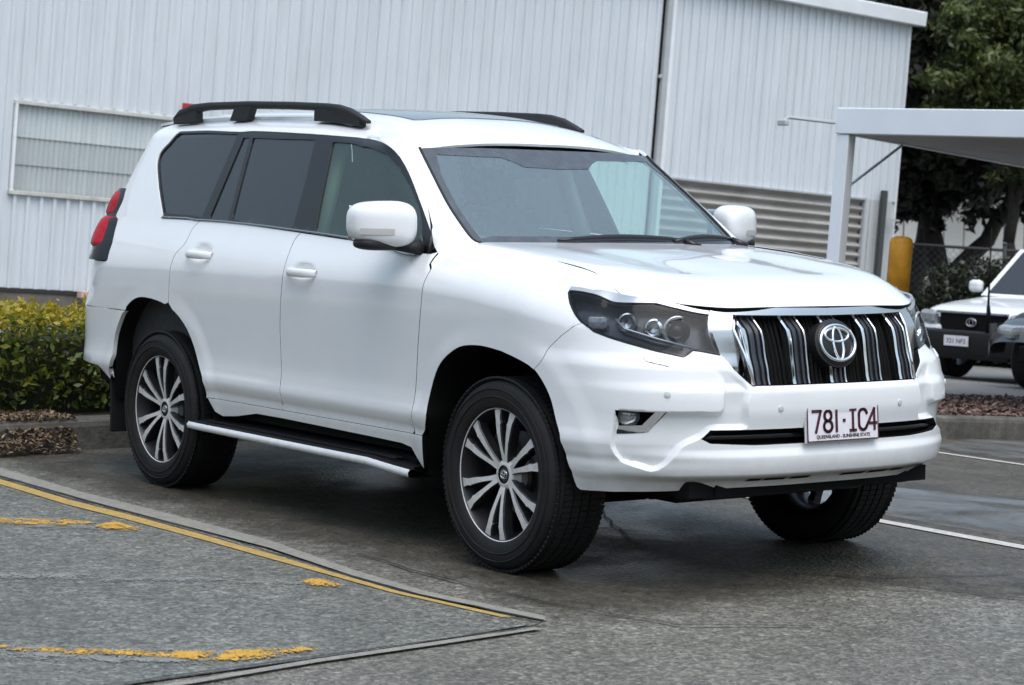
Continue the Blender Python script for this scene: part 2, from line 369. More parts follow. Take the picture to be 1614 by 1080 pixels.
# one wide sheet under everything, then the surfaced areas on it
xs = np.array([-150, -60, -30, -20, KX-.12, KX-.05, 0, 5, 10, 20, 60, 150]); ys = np.array([-150, -60, -20, -5, 1, 1.3, 1.6, 1.9, 2.2, 2.6, 5, 10, 20, 40, 70, 150])
def far(x, y): return GZ(x, np.minimum(y, 45))
G_ = np.array([[(x, y, float(far(x, y)) - (.012 if x < 20 and abs(y) < 30 else .012)) for y in ys] for x in xs])
gm = MB().grid(G_, flip=False); g = gm.build('ground', asphalt('ground_surface', (.09,.088,.083), (.13,.128,.12), .5), None, True); tag(g, kind='structure')
tag(sheet('car_park', [(KX, -20), (KX, 1.0), (KX, 30), (22, 30), (22, -20)], -.002, M['asphalt'], .5), kind='structure')
tag(sheet('parking_bay', [(KX-.6, -1.39), (.9, -1.39), (1.25, -1.0), (1.1, -.5), (1.2, .05), (1.6, .40), (2.6, .85), (4.2, 1.6), (6., 3.), (6., 12.), (KX-.6, 12.)], .003, M['bay'], .22, None, .9), kind='structure')
tag(sheet('asphalt_patch', [(KX+.01, -9), (KX+.01, -1.47), (-2.6, -1.49), (-1.2, -1.46), (.25, -1.50), (.93, -1.44), (1.00, -1.95), (1.04, -2.4), (1.07, -2.9), (1.2, -4.5), (1.3, -9)], .004, M['patch'], .4), kind='structure')
M['joint'] = worn('concrete_joint', (.25,.24,.205), None, .965, 5); M['tar'] = simple('tar_seam', (.018,.018,.018), .6)
tag(sheet('joint_strip', [(KX+.02, -1.30), (-2.7, -1.34), (-1.9, -1.31), (-1.07, -1.30), (-.25, -1.385), (.24, -1.40), (.84, -1.31), (.905, -1.355), (.346, -1.452), (-.19, -1.455), (-.89, -1.40), (-1.62, -1.42), (-2.43, -1.44), (KX+.02, -1.43)],   .0072, M['joint'], .05, None, .03), kind='structure')
M['wl'] = worn('worn_white_line', (.52,.51,.47), None, 1.02, 7, .1); M['wl_faint'] = worn('ghost_white_line', (.215,.22,.20), None, .915, 9)
M['yl'] = worn('worn_yellow_line', (.56,.31,.035), None, .935, 11); M['yl_faint'] = worn('faint_yellow_line', (.42,.28,.075), None, .96, 7, .15); M['wet'] = None
LN = {
'wh1': ([(-1.5,-3.2),(-.95,-2.50),(-.65,-2.16),(-.40,-1.86),(-.12,-1.58),(.08,-1.55),(-.08,-1.80),(-.32,-2.147),(-.55,-2.5),(-1.25,-3.35)], 'wl_faint', 'faded_hatch_stripe'),
'wh2': ([(-2.7,-2.55),(-2.15,-1.95),(-1.90,-1.66),(-1.62,-1.55),(-1.48,-1.60),(-1.641,-1.86),(-1.86,-2.14),(-2.45,-2.75)], 'wl_faint', 'faded_hatch_stripe'),
'wh3': ([(-.1,-3.6),(.282,-3.075),(.601,-2.68),(.87,-2.20),(.965,-2.05),(1.02,-2.40),(1.01,-2.72),(.73,-3.10),(.35,-3.6)], 'wl_faint', 'faded_hatch_stripe'),
'edge': ([(KX+.02,-1.50),(-3.378,-1.49),(-2.478,-1.51),(-2.012,-1.48),(-1.302,-1.472),(-.741,-1.475),(-.298,-1.483),(.2,-1.49),(.8,-1.42),(.78,-1.455),(.2,-1.525),(-.226,-1.528),(-.649,-1.535),(-1.183,-1.537),(-1.843,-1.555),(-2.385,-1.585),(-3.183,-1.57),(KX+.02,-1.58)], 'yl_faint', 'yellow_bay_line'),
'yl1': ([(-2.22,-2.13),(-2.09,-1.93),(-2.01,-1.80),(-1.87,-1.70),(-1.76,-1.70),(-1.80,-1.88),(-1.93,-2.064),(-2.06,-2.2)], 'yl', 'yellow_paint_remnant'),
'yl2': ([(-1.83,-1.70),(-1.82,-1.60),(-1.62,-1.60),(-1.50,-1.61),(-1.53,-1.73),(-1.63,-1.80),(-1.74,-1.79)], 'yl', 'yellow_paint_remnant'),
'yl3': ([(-.20,-1.69),(-.20,-1.60),(-.10,-1.56),(.05,-1.60),(.03,-1.68),(-.06,-1.73),(-.14,-1.74)], 'yl', 'yellow_paint_remnant'),
'yl5': ([(.28,-3.14),(.444,-3.05),(.60,-2.83),(.70,-2.74),(.79,-2.54),(.86,-2.33),(.925,-2.19),(.96,-2.30),(1.0,-2.46),(1.0,-2.60),(.94,-2.70),(.80,-2.80),(.66,-2.97),(.52,-3.12),(.36,-3.25)], 'yl', 'yellow_paint_remnant'),
'yl6': ([(.94,-1.48),(.934,-1.42),(.99,-1.41),(1.03,-1.475),(1.01,-1.515)], 'yl', 'yellow_paint_remnant'),
'wh4': ([(1.25,-4.2),(1.13,-2.857),(1.06,-2.4),(1.02,-1.9),(.985,-1.47),(1.02,-1.45),(1.06,-1.85),(1.10,-2.38),(1.17,-2.857),(1.30,-4.2)], 'joint', 'joint_strip'),
'rl1': ([(-3.9,1.50),(-2.2,1.505),(-.32,1.508),(.6,1.50),(2.2,1.47),(4.6,1.44),(4.6,1.36),(2.2,1.38),(.6,1.41),(-.25,1.425),(-2.2,1.43),(-3.9,1.43)], 'wl', 'white_bay_line'),
'rl2': ([(-4.0,5.15),(-3.35,5.14),(-2.6,5.13),(1.2,5.10),(1.2,5.02),(-2.5,5.05),(-3.3,5.06),(-4.0,5.07)], 'wl', 'white_bay_line'),
}
for k, (pl, m, nm) in LN.items(): tag(sheet(nm, pl, .0075 if not k.startswith('yl') else .0095, M[m], .03 if k != 'rl1' and k != 'rl2' else .05, None, {'wh1': .10, 'wh2': .10, 'wh3': .10, 'edge': .03, 'rl1': .02, 'rl2': .02, 'wh4': .03}.get(k, .035)), kind='structure')
# tar-filled cracks
def strip(name, pts, w, mat, dz=.0082, jit=.012):
    P = []; pts = [np.array(p, float) for p in pts]
    for a, b in zip(pts[:-1], pts[1:]):
        n = max(2, int(np.linalg.norm(b-a)/.10)); P += [a + (b-a)*i/n for i in range(n)]
    P.append(pts[-1]); P = np.array(P); P[1:-1] += RNG.normal(0, jit, (len(P)-2, 2)); t = np.gradient(P, axis=0); t /= np.linalg.norm(t, axis=1, keepdims=True); nn = np.stack([-t[:, 1], t[:, 0]], 1)
    ww = w*(.6 + .8*RNG.random(len(P)))[:, None]/2; A = P + nn*ww; B = P - nn*ww
    f = lambda Q: np.stack([Q[:, 0], Q[:, 1], GZ(Q[:, 0], Q[:, 1]) + dz], -1)
    return tag(MB().grid(np.stack([f(A), f(B)], 0), flip=True).build(name, mat, None), kind='structure')
strip('asphalt_crack', [(-1.2, .55), (-.3, .02), (-.008, -.032), (.524, -.012), (.716, .19), (1.446, .468), (2.6, .95), (4.2, 1.7)], .011, M['tar'])
strip('asphalt_crack', [(.74, .20), (.891, .36), (1.073, .901), (1.5, 2.1), (1.8, 3.4)], .010, M['tar'])
strip('asphalt_crack', [(1.10, -3.6), (1.05, -2.6), (1.02, -2.0), (.985, -1.46), (.93, -1.38)], .013, M['tar'], .0110, .004)
strip('asphalt_crack', [(KX+.03, -1.445), (-2.6, -1.462), (-1.2, -1.438), (-.3, -1.475), (.25, -1.475), (.9, -1.375)], .014, M['tar'], .0100, .004)
strip('asphalt_crack', [(-.6, -1.16), (.2, -1.19), (.75, -1.12), (1.2, -1.0), (1.45, -.6)], .010, M['tar'], .008)
# wet film on the low side of the bay lines
q = N_('wet_film'); f = q.ramp(q.noise(1.4, 5, .6, dist=.5), [(.36, 0.), (.60, 1.)]); gl = q.n('BsdfGlossy', i_Color=(1, 1, 1), i_Roughness=.32); tr = q.n('BsdfTransparent', i_Color=(.80, .80, .82)); fr = q.n('Fresnel', i_IOR=1.33)
m1 = q.n('MixShader'); q.t.links.new(fr.outputs[0], m1.inputs[0]); q.t.links.new(tr.outputs[0], m1.inputs[1]); q.t.links.new(gl.outputs[0], m1.inputs[2])
t2 = q.n('BsdfTransparent'); m2 = q.n('MixShader'); q.t.links.new(f, m2.inputs[0]); q.t.links.new(t2.outputs[0], m2.inputs[1]); q.t.links.new(m1.outputs[0], m2.inputs[2]); q.t.links.new(m2.outputs[0], q.out.inputs[0])
tag(sheet('wet_patch', [(-2.2, 1.62), (-1.4, 2.5), (-.5, 3.1), (.3, 2.6), (1.0, 1.75), (.245, 1.60), (-.107, 1.60), (-1.2, 1.58)], .017, q.m, .2), kind='structure')
tag(sheet('wet_patch', [(-4.2, 5.7), (-4.2, 7.6), (-3.4, 7.4), (-2.3, 5.6), (-2.8, 5.3), (-3.3, 5.3)], .017, q.m, .2), kind='structure')
# kerb and what lies behind it
M['concrete'] = simple('kerb_concrete', (.27,.26,.235), .85, var=.3, vscale=5, bump=.4, bscale=60)
q = N_('mottled_kerb'); c = q.mix(q.ramp(q.noise(3, 6, .7), [(.35, 0.), (.7, 1.)]), (.15,.142,.125), (.035,.032,.027)); c = q.mix(q.ramp(q.noise(18, 5), [(.45, 0.), (.7, .7)]), c, (.06,.055,.04)); q.pr(Base_Color=c, Roughness=.88, Normal=q.bump(q.noise(50, 4), .5, .01)); M['kerb'] = q.m  # concrete mottled from grey-brown to near black
yk = -12.0; ki = 0
while yk < 24:
    L = 2.4; yb = yk + L - .012; kb = [(KX, -.03), (KX-.004, .13), (KX-.012, .155), (KX-.03, .167), (KX-.15, .172), (KX-.15, -.03)]
    V = []; yv = np.linspace(yk, yb, 5)
    for y in yv: V += [(x, y, float(GZ(x, y)) + z) for x, z in kb]
    n = len(kb); F = [(i*n+j, i*n+(j+1) % n, (i+1)*n+(j+1) % n, (i+1)*n+j) for i in range(4) for j in range(n)] + [tuple(range(n)), tuple(4*n+j for j in range(n-1, -1, -1))]
    if ki == 0: KB = tag(empty('kerb', (0, 0, 0)), kind='structure')
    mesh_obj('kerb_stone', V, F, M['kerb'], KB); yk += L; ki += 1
back = lambda x, y: -.0085*np.maximum(-6.6-np.asarray(x, float), 0)
M['soil'] = simple('garden_soil', (.065,.05,.038), .95, var=.5, vscale=12, bump=.8, bscale=40)
tag(sheet('garden_bed', [(KX-.15, -12), (KX-.15, 24), (-6.6, 24), (-6.9, 9.), (-6.3, 5.), (-7.0, 1.8), (-7.5, -12)], .155, M['soil'], .5, back), kind='structure')
q = N_('pale_concrete'); c = q.mix(q.ramp(q.noise(.8, 6, .65), [(.3, 0.), (.7, 1.)]), (.13,.127,.12), (.19,.184,.173)); c = q.mix(q.ramp(q.noise(2.2, 5), [(.55, 0.), (.75, .6)]), c, (.09,.085,.08)); q.pr(Base_Color=c, Roughness=.75, Normal=q.bump(q.noise(90, 3), .3, .01)); M['drive'] = q.m
tag(sheet('driveway', [(-6.55, 40), (-6.85, 9.), (-6.25, 5.), (-6.95, 1.8), (-7.45, -14), (-18.45, -14), (-18.9, 13), (-19.1, 20.4), (-19.1, 40)], .148, M['drive'], .8, back), kind='structure')
# ================================================================ the corrugated building (built on its own plumb axes)
WP = Vector((-18.485, 5.562, .182)); WH = Vector((-.043, .9974, -.0578)).normalized(); WU = Vector((.0144, .0585, .9982)); WU = (WU - WH*WU.dot(WH)).normalized(); WN = WH.cross(WU)
if WN.x < 0: WN = -WN
WM = Matrix(((WH.x, WN.x, WU.x, WP.x), (WH.y, WN.y, WU.y, WP.y), (WH.z, WN.z, WU.z, WP.z), (0, 0, 0, 1)))
BLD = tag(empty('warehouse'), 'long pale corrugated metal building with a white gutter behind the white four wheel drive', 'building'); BLD.matrix_world = WM
def flipfix(o):
    return o
# local axes: x along the wall, y out of the wall, z up
def cladding_mat(name, c0, c1, dirt, dcol, zr=None):
    q = N_(name); c = q.mix(q.ramp(q.noise(.35, 5, .6), [(.3, 0.), (.7, 1.)]), c0, c1)
    mp = q.n('Mapping', i_Scale=(6, 1, .35)); q.t.links.new(q.coord(), mp.inputs[0]); st = q.ramp(q.noise(1.2, 6, .7, mp.outputs[0]), [(.45, 0.), (.75, 1.)])
    c = q.mix(q.math('MULTIPLY', st, dirt), c, dcol)
    q.pr(Base_Color=c, Roughness=.42, Specular_IOR_Level=.5, Normal=q.bump(q.noise(3, 3), .08, .02)); return q.m
M['clad'] = cladding_mat('painted_cladding', (.62,.66,.69), (.69,.73,.76), .35, (.36,.38,.38))
M['clad_low'] = cladding_mat('weathered_cladding', (.50,.52,.52), (.58,.60,.60), .5, (.30,.30,.29))
M['white_trim'] = simple('white_flashing', (.80,.83,.85), .4, var=.05, vscale=3)
M['grey_trim'] = simple('grey_flashing', (.42,.44,.45), .45, var=.08, vscale=3)
PITCH = .178
def ribbed(s0, s1, t0, t1, phase=0., taper=None):
    """trapezoid ribs standing out of flat pans"""
    xs_, ys_ = [s0], [0.0]; k = math.ceil((s0-phase)/PITCH)
    while phase + k*PITCH + .03 < s1:
        c = phase + k*PITCH
        for dx, dy in ((-.026, 0), (-.021, .036), (.019, .036), (.025, 0), (.088, .0), (.092, .003), (.096, 0.)):
            if s0 < c+dx < s1: xs_.append(c+dx); ys_.append(dy)
        k += 1
    xs_.append(s1); ys_.append(0.0)
    return np.array([[(x, y, t) for t in (t0, t1)] for x, y in zip(xs_, ys_)])
# sheets 0.71 m wide, each its own piece, lapped
def sheets(s0, s1, t0, t1, mat, nm='cladding_sheet'):
    a = s0; w = PITCH*4
    while a < s1-.02:
        b = min(a+w, s1); MB().grid(ribbed(a, b + (.0 if b == s1 else -.0005), t0, t1, .02)).build(nm, mat, BLD); a = b
sheets(-16.0, -.42, -.02, 5.12, M['clad']); sheets(-.42, 2.42, 2.24, 5.12, M['clad']); sheets(-.42, 2.42, -.02, 1.125, M['clad']); sheets(2.42, 9.93, -.02, 5.12, M['clad'])
sheets(10.13, 15.36, 2.16, 5.12, M['clad']); sheets(14.62, 15.36, -.5, 2.16, M['clad_low'])
MB().box((10.0, .045, 2.3), (.10, .09, 5.62), bev=.01).build('downpipe', M['grey_trim'], BLD); MB().box((10.10, .02, 2.3), (.11, .05, 5.62)).build('flashing', M['white_trim'], BLD)
MB().box((9.93, .012, 2.3), (.035, .02, 5.62)).build('joint_gap', M['matt_black'], BLD)
MB().box((9.93, .05, 3.63), (.07, .04, .05), bev=.01).build('pipe_clip', M['grey_trim'], BLD)
MB().box((15.375, -.02, 2.3), (.03, .10, 5.6)).build('corner_flashing', M['white_trim'], BLD)
# gutter, roof, far walls
gp_ = [(-.02, 5.05), (.16, 5.05), (.175, 5.06), (.19, 5.27), (.175, 5.285), (.165, 5.27), (.15, 5.09), (.0, 5.10)]
MB().grid(np.array([[(x, y, z) for y, z in gp_] for x in (-16.2, 15.56)])).add([(15.56, y, z) for y, z in gp_], [tuple(range(len(gp_)))]).build('gutter', M['white_trim'], BLD)
MB().grid(np.array([[(x, .14, 5.20), (x, -9, 6.2), (x, -18, 5.2)] for x in (-16.2, 15.5)])).build('roof', M['clad_low'], BLD)
MB().add([(15.36, 0, -.6), (15.36, -18, -.6), (15.36, -18, 5.15), (15.36, -9, 6.15), (15.36, 0, 5.12)], [(0,1,2,3,4)]).add([(-16, 0, -.6), (-16, -18, -.6), (-16, -18, 5.15), (-16, -9, 6.15), (-16, 0, 5.12)], [(4,3,2,1,0)]).add([(-16, -18, -.6), (15.36, -18, -.6), (15.36, -18, 5.15), (-16, -18, 5.15)], [(3,2,1,0)]).build('end_wall', M['clad'], BLD)
MB().box((-3.1, .0, -.042), (26.0, .05, .05)).build('base_flashing', simple('dark_base', (.03,.028,.025), .8), BLD)
MB().box((-.3, -.06, -.50), (31.3, .14, .86)).build('plinth', simple('plinth_concrete', (.13,.118,.10), .9, var=.3, vscale=4), BLD)
# rusty sheeting with level corrugations
q = N_('rusty_sheeting'); z = q.n('SeparateXYZ'); q.t.links.new(q.coord(), z.inputs[0]); mp = q.n('Mapping', i_Scale=(1.3, 1, 5)); q.t.links.new(q.coord(), mp.inputs[0])
f = q.noise(1.6, 6, .7, mp.outputs[0]); c = q.mix(q.ramp(q.noise(.9, 4), [(.3, 0.), (.7, 1.)]), (.30,.285,.26), (.40,.385,.36)); c = q.mix(q.math('MULTIPLY', q.ramp(f, [(.50, 0.), (.66, 1.)]), q.ramp(z.outputs[2], [(.2, 1.), (1.75, .25)])), c, (.075,.04,.022)); q.pr(Base_Color=c, Roughness=.7, Metallic=.0); M['rust'] = q.m
tz = np.arange(-.40, 2.141, .150/12); G = np.array([[(x, -.005 + .040*math.sin(2*math.pi*t/.150), t) for t in tz] for x in np.linspace(10.13, 14.6, 12)])
MB().grid(G).build('corrugated_panel', M['rust'], BLD, True)
MB().box((12.36, .03, 2.155), (4.5, .07, .03)).build('drip_flashing', M['grey_trim'], BLD); MB().box((14.61, .03, .85), (.03, .07, 2.66)).build('edge_flashing', M['grey_trim'], BLD)
# fibreglass window
q = N_('translucent_sheet'); z = q.n('SeparateXYZ'); q.t.links.new(q.coord(), z.inputs[0]); c = q.mix(q.ramp(q.noise(1.5, 5), [(.3, 0.), (.7, 1.)]), (.52,.57,.58), (.62,.66,.66)); mp = q.n('Mapping', i_Scale=(8, 1, .4)); q.t.links.new(q.coord(), mp.inputs[0]); c = q.mix(q.ramp(q.noise(1.5, 6, .7, mp.outputs[0]), [(.5, 0.), (.75, .5)]), c, (.30,.32,.30)); q.pr(Base_Color=c, Roughness=.3, Specular_IOR_Level=.5); M['fibre'] = q.m
q = N_('translucent_sheet_dim'); mp = q.n('Mapping', i_Scale=(8, 1, .4)); q.t.links.new(q.coord(), mp.inputs[0]); c = q.mix(q.ramp(q.noise(1.5, 6, .7, mp.outputs[0]), [(.4, 0.), (.75, .7)]), (.47,.51,.51), (.34,.37,.36)); q.pr(Base_Color=c, Roughness=.3); M['fibre2'] = q.m
WIN = empty('window', parent=BLD)
for (t0, t1, ma, dep) in ((1.80, 2.195, 'fibre', -.030), (1.47, 1.81, 'fibre2', -.045), (1.15, 1.48, 'fibre2', -.060)):
    xs_ = np.arange(-.375, 2.40, .0115); G = np.array([[(x, dep + .012*math.sin(2*math.pi*x/.069), t) for t in (t0, t1)] for x in xs_]); MB().grid(G).build('fibreglass_sheet', M[ma], WIN, True)
mf = simple('window_frame_white', (.78,.80,.80), .4, var=.06, vscale=5)
MB().box((1.0, .015, 2.215), (2.84, .07, .05), bev=.006).build('window_head', simple('head_flashing', (.55,.55,.52), .5, var=.15, vscale=6), WIN); MB().box((1.0, .02, 1.130), (2.86, .08, .05), bev=.006).build('window_sill', simple('sill_flashing', (.52,.51,.46), .5, var=.2, vscale=6), WIN)
MB().box((-.395, .02, 1.67), (.035, .06, 1.05), bev=.005).build('window_jamb', mf, WIN); MB().box((2.40, .02, 1.67), (.035, .06, 1.05), bev=.005).build('window_jamb', mf, WIN); MB().box((-.372, -.02, 1.67), (.012, .07, 1.05)).build('window_seal', M['matt_black'], WIN)
MB().add([(-.42, -.07, 1.1), (2.42, -.07, 1.1), (2.42, -.07, 2.24), (-.42, -.07, 2.24)], [(0,1,2,3)]).build('window_back', M['grey_trim'], WIN)
for k in range(16):     # upstands of the ribs at the window head
    x = .02 + math.ceil((-.42-.02)/PITCH)*PITCH + k*PITCH
    if x < 2.4: MB().box((x, .022, 2.252), (.045, .03, .022), bev=.006).build('rib_cap', M['grey_trim'], WIN)
SG = tag(empty('wall_sign'), 'small red and white sign high on the corrugated wall above the roof rail', 'sign'); SG.matrix_world = WM
MB().box((1.92, .16, 2.385), (.24, .03, .075), bev=.006).build('red_band', simple('sign_red', (.42,.03,.04), .5, var=.1), SG); MB().box((1.92, .16, 2.29), (.22, .025, .11), bev=.004).build('white_band', simple('sign_white', (.75,.74,.74), .5), SG); MB().box((1.92, .08, 2.33), (.03, .16, .03)).build('bracket', M['grey_trim'], SG)
DP = tag(empty('fence_end_post'), 'thin dark steel post standing against the right end of the building', 'post'); DP.matrix_world = WM
MB().box((14.97, .12, .95), (.10, .08, 2.75), bev=.008).build('post_shaft', simple('dark_galv', (.055,.06,.06), .6), DP); MB().box((15.2, .12, 1.86), (.36, .03, .03)).build('post_arm', M['grey_trim'], DP)
PV = tag(mesh_obj('paver_block', *(lambda b: (b.V, b.F))(MB().box((.72, .16, -.05), (.36, .12, .09), bev=.012)), simple('pink_paver', (.50,.36,.29), .85, var=.2, vscale=14)), 'pale pink concrete block at the foot of the building behind the hedge', 'block'); PV.matrix_world = WM
# ---------------------------------------------------------------- carport
CP = tag(empty('carport', (-6.57, 7.30, -.20)), 'white steel carport with one square post and a flat roof at the right', 'carport')
CPO = Vector((-6.57, 7.30, 2.02)); A1 = Vector((.994, .109, -.021)).normalized(); A2 = Vector((-.30, .95, -.052)).normalized(); AU = Vector((.0144, .0585, .9982))
def cpbox(nm, o, a, b, c, mat):
    """slanted box from corner o along three edge vectors"""
    V = [o + a*i + b*j + c*k for i in (0, 1) for j in (0, 1) for k in (0, 1)]
    ob = mesh_obj(nm, [v - Vector(CP.location) for v in V], [(0,1,3,2),(4,6,7,5),(0,4,5,1),(2,3,7,6),(0,2,6,4),(1,5,7,3)], mat, CP); 
    bm = bmesh.new(); bm.from_mesh(ob.data); bmesh.ops.recalc_face_normals(bm, faces=list(bm.faces)); bmesh.ops.bevel(bm, geom=list(bm.edges), offset=.006, segments=1, affect='EDGES'); bm.to_mesh(ob.data); bm.free(); return ob
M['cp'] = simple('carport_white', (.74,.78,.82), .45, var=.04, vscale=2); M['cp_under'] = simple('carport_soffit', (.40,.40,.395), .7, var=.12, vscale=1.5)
cpbox('post', CPO + AU*(-2.42) + A1*.0 + A2*.012, A1*.13, A2*.13, AU*2.415, M['cp'])
cpbox('front_beam', CPO - A1*.012, A1*6.2, A2*.10, AU*.215, M['cp'])
cpbox('side_beam', CPO + A2*.102 + A1*.01, A1*.08, A2*6.6, AU*.19, M['cp'])
cpbox('back_beam', CPO + A2*6.705, A1*6.2, A2*.08, AU*.19, M['cp'])
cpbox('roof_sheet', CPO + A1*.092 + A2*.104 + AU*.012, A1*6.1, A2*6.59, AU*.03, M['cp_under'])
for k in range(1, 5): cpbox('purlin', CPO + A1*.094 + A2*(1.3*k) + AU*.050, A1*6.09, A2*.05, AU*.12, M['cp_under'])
cpbox('post', CPO + AU*(-2.42) + A1*6.0 + A2*.012, A1*.13, A2*.13, AU*2.415, M['cp']); cpbox('post', CPO + AU*(-2.42) + A1*.0 + A2*6.6, A1*.13, A2*.13, AU*2.6, M['cp'])
lo = Vector(CP.location)
MB().tube([CPO + A1*.10 + A2*.15 - AU*.42 - lo, CPO + A1*.10 + A2*1.05 - AU*.01 - lo], .012, 6).build('brace', M['grey_trim'], CP)
MB().tube([CPO - A1*.02 + AU*.09 - lo, CPO - A1*.30 - A2*.35 + AU*.10 - lo, CPO - A1*.34 - A2*.40 + AU*.05 - lo], .016, 6).build('stay_arm', M['grey_trim'], CP)
MB().box(tuple(CPO - A1*.33 - A2*.39 + AU*.05 - lo), (.10, .05, .05), bev=.01).build('arm_cap', M['grey_trim'], CP)
# ---------------------------------------------------------------- yellow post
YB = tag(empty('safety_post', (-6.22, 7.66, -.16)), 'yellow sleeved safety post with a white notice beside the carport', 'bollard')
YB.rotation_euler = AU.to_track_quat('Z', 'Y').to_euler()
MB().lathe([(.0, 1.345), (.05, 1.342), (.085, 1.325), (.098, 1.29), (.098, .62), (.0, .62)], 28, 'Z').build('sleeve', simple('yellow_sleeve', (.52,.235,.012), .55, var=.22, vscale=9, bump=.2, bscale=30), YB, True)
MB().lathe([(.075, .62), (.075, 0.), (.0, 0.)], 20, 'Z').build('post_tube', M['grey_trim'], YB, True)
vd = Vector((CAMX[0]+6.22, CAMX[1]-7.66, 0)).normalized(); sd = Vector((-vd.y, vd.x, 0))
def nbox(nm, c, w, h, d, mat):
    V = [Vector(c) + sd*(w*i/2) + vd*(d*j/2) + Vector((0, 0, h*k/2)) for i in (-1, 1) for j in (-1, 1) for k in (-1, 1)]
    return mesh_obj(nm, V, [(0,1,3,2),(4,6,7,5),(0,4,5,1),(2,3,7,6),(0,2,6,4),(1,5,7,3)], mat, YB)
nbox('notice', vd*.105 + sd*.03 + Vector((0, 0, .95)), .11, .21, .006, simple('notice_white', (.66,.66,.64), .5)); nbox('notice_mark', vd*.1105 + sd*.03 + Vector((0, 0, .985)), .03, .07, .004, M['matt_black'])
# ---------------------------------------------------------------- leaves
def leaf_cloud(P, size, rng, elong=1.7, up=.25, curl=.18, ncol=None):
    """one small folded leaf (two tris-pairs) per point"""
    n = len(P); d = rng.normal(size=(n, 3)); d[:, 2] += up; d /= np.linalg.norm(d, axis=1, keepdims=True)
    a = np.cross(d, rng.normal(size=(n, 3))); a /= np.linalg.norm(a, axis=1, keepdims=True); b = np.cross(d, a)
    s = size*(.55 + .9*rng.random(n))[:, None]; L = s*elong
    V = np.stack([P - a*L*.5, P + b*s*.42 + d*s*curl, P + a*L*.5, P - b*s*.42 + d*s*curl], 1).reshape(-1, 3)
    F = np.arange(n*4).reshape(n, 4)
    return V, F
def leaf_obj(name, V, F, mat, parent=None, tone=None):
    me = bpy.data.meshes.new(name); me.vertices.add(len(V)); me.vertices.foreach_set('co', V.astype(np.float32).ravel()); me.loops.add(F.size); me.loops.foreach_set('vertex_index', F.ravel().astype(np.int32))
    me.polygons.add(len(F)); me.polygons.foreach_set('loop_start', (np.arange(len(F))*4).astype(np.int32)); me.polygons.foreach_set('loop_total', np.full(len(F), 4, np.int32)); me.update(calc_edges=True)
    if tone is not None:
        at = me.attributes.new('tone', 'FLOAT', 'FACE'); at.data.foreach_set('value', tone.astype(np.float32))
    me.materials.append(mat); o = bpy.data.objects.new(name, me); return link(o, parent)
def leaf_mat(name, stops, trans=.35, rough=.45):
    q = N_(name); at = q.n('Attribute', attribute_name='tone'); c = q.ramp(at.outputs['Fac'], stops)
    p = q.n('BsdfPrincipled', i_Roughness=rough); q.put(p.inputs['Base Color'], c); t = q.n('BsdfTranslucent'); q.put(t.inputs['Color'], c); mx = q.n('MixShader', i_0=trans)
    q.t.links.new(p.outputs[0], mx.inputs[1]); q.t.links.new(t.outputs[0], mx.inputs[2]); q.t.links.new(mx.outputs[0], q.out.inputs[0]); return q.m
M['bark'] = simple('dark_bark', (.030,.025,.020), .95, var=.4, vscale=9, bump=.8, bscale=30)
# clipped hedge with yellow new growth on top
rng = np.random.default_rng(3); HY0, HY1 = -7.5, 1.35; HX0, HX1 = -4.62, -5.55; HZ0, HZ1 = .17, .70
n = 46000; P = np.stack([rng.uniform(HX1, HX0, n), rng.uniform(HY0, HY1, n), rng.uniform(HZ0+.03, HZ1, n)], 1)
k = (rng.random(n) < .30); P[k, 0] = HX0 - np.abs(rng.normal(0, .07, k.sum())); k2 = ~k & (rng.random(n) < .35); P[k2, 2] = HZ1 - np.abs(rng.normal(0, .06, k2.sum())); k3 = ~k & ~k2 & (rng.random(n) < .25); P[k3, 1] = HY1 - np.abs(rng.normal(0, .08, k3.sum()))
P[:, 0] += .055*np.sin(P[:, 1]*5.1 + 2*np.sin(P[:, 2]*7)) + rng.normal(0, .02, n); P[:, 2] += .035*np.sin(P[:, 1]*7.3)*((P[:, 2]-HZ0)/(HZ1-HZ0)) + rng.normal(0, .012, n); P[:, 2] = np.maximum(P[:, 2], HZ0 + .04)
clump = np.sin(P[:, 1]*19 + 3*np.sin(P[:, 2]*14))*np.sin(P[:, 2]*23 + 2*np.cos(P[:, 1]*9)); k = clump > -.55; P = P[k]
V, F = leaf_cloud(P, .024, rng, 1.7, .5)
top = np.clip((P[:, 2]-(HZ1-.13))/.13, 0, 1); tone = np.clip(.33 + .14*rng.normal(size=len(P)) + .70*top*(.5+.5*rng.random(len(P))), 0, 1)
# whorls of new leaves standing above the clipped top and out of the face
m = 900; C0 = np.stack([rng.uniform(HX1+.05, HX0+.02, m), rng.uniform(HY0, HY1, m), HZ1 + rng.uniform(-.03, .05, m)], 1); P2 = np.repeat(C0, 9, 0) + rng.normal(0, .017, (m*9, 3)); P2[:, 2] += rng.random(m*9)*.03
V2, F2 = leaf_cloud(P2, .026, rng, 2.0, 1.4); tone2 = np.clip(.84 + .12*rng.normal(size=len(P2)), 0, 1)
m3 = 700; C3 = np.stack([np.full(m3, HX0 + .02) + rng.normal(0, .02, m3), rng.uniform(HY0, HY1, m3), rng.uniform(HZ0+.12, HZ1, m3)], 1); P3 = np.repeat(C3, 7, 0) + rng.normal(0, .018, (m3*7, 3)); V3, F3 = leaf_cloud(P3, .029, rng, 1.8, .6); tone3 = np.clip(.50 + .12*rng.normal(size=len(P3)), 0, 1)
M['hedge_leaf'] = leaf_mat('hedge_leaf', [(.0, (.018,.028,.010)), (.3, (.055,.085,.016)), (.55, (.13,.17,.025)), (.80, (.33,.27,.022)), (1., (.48,.36,.03))], .35)
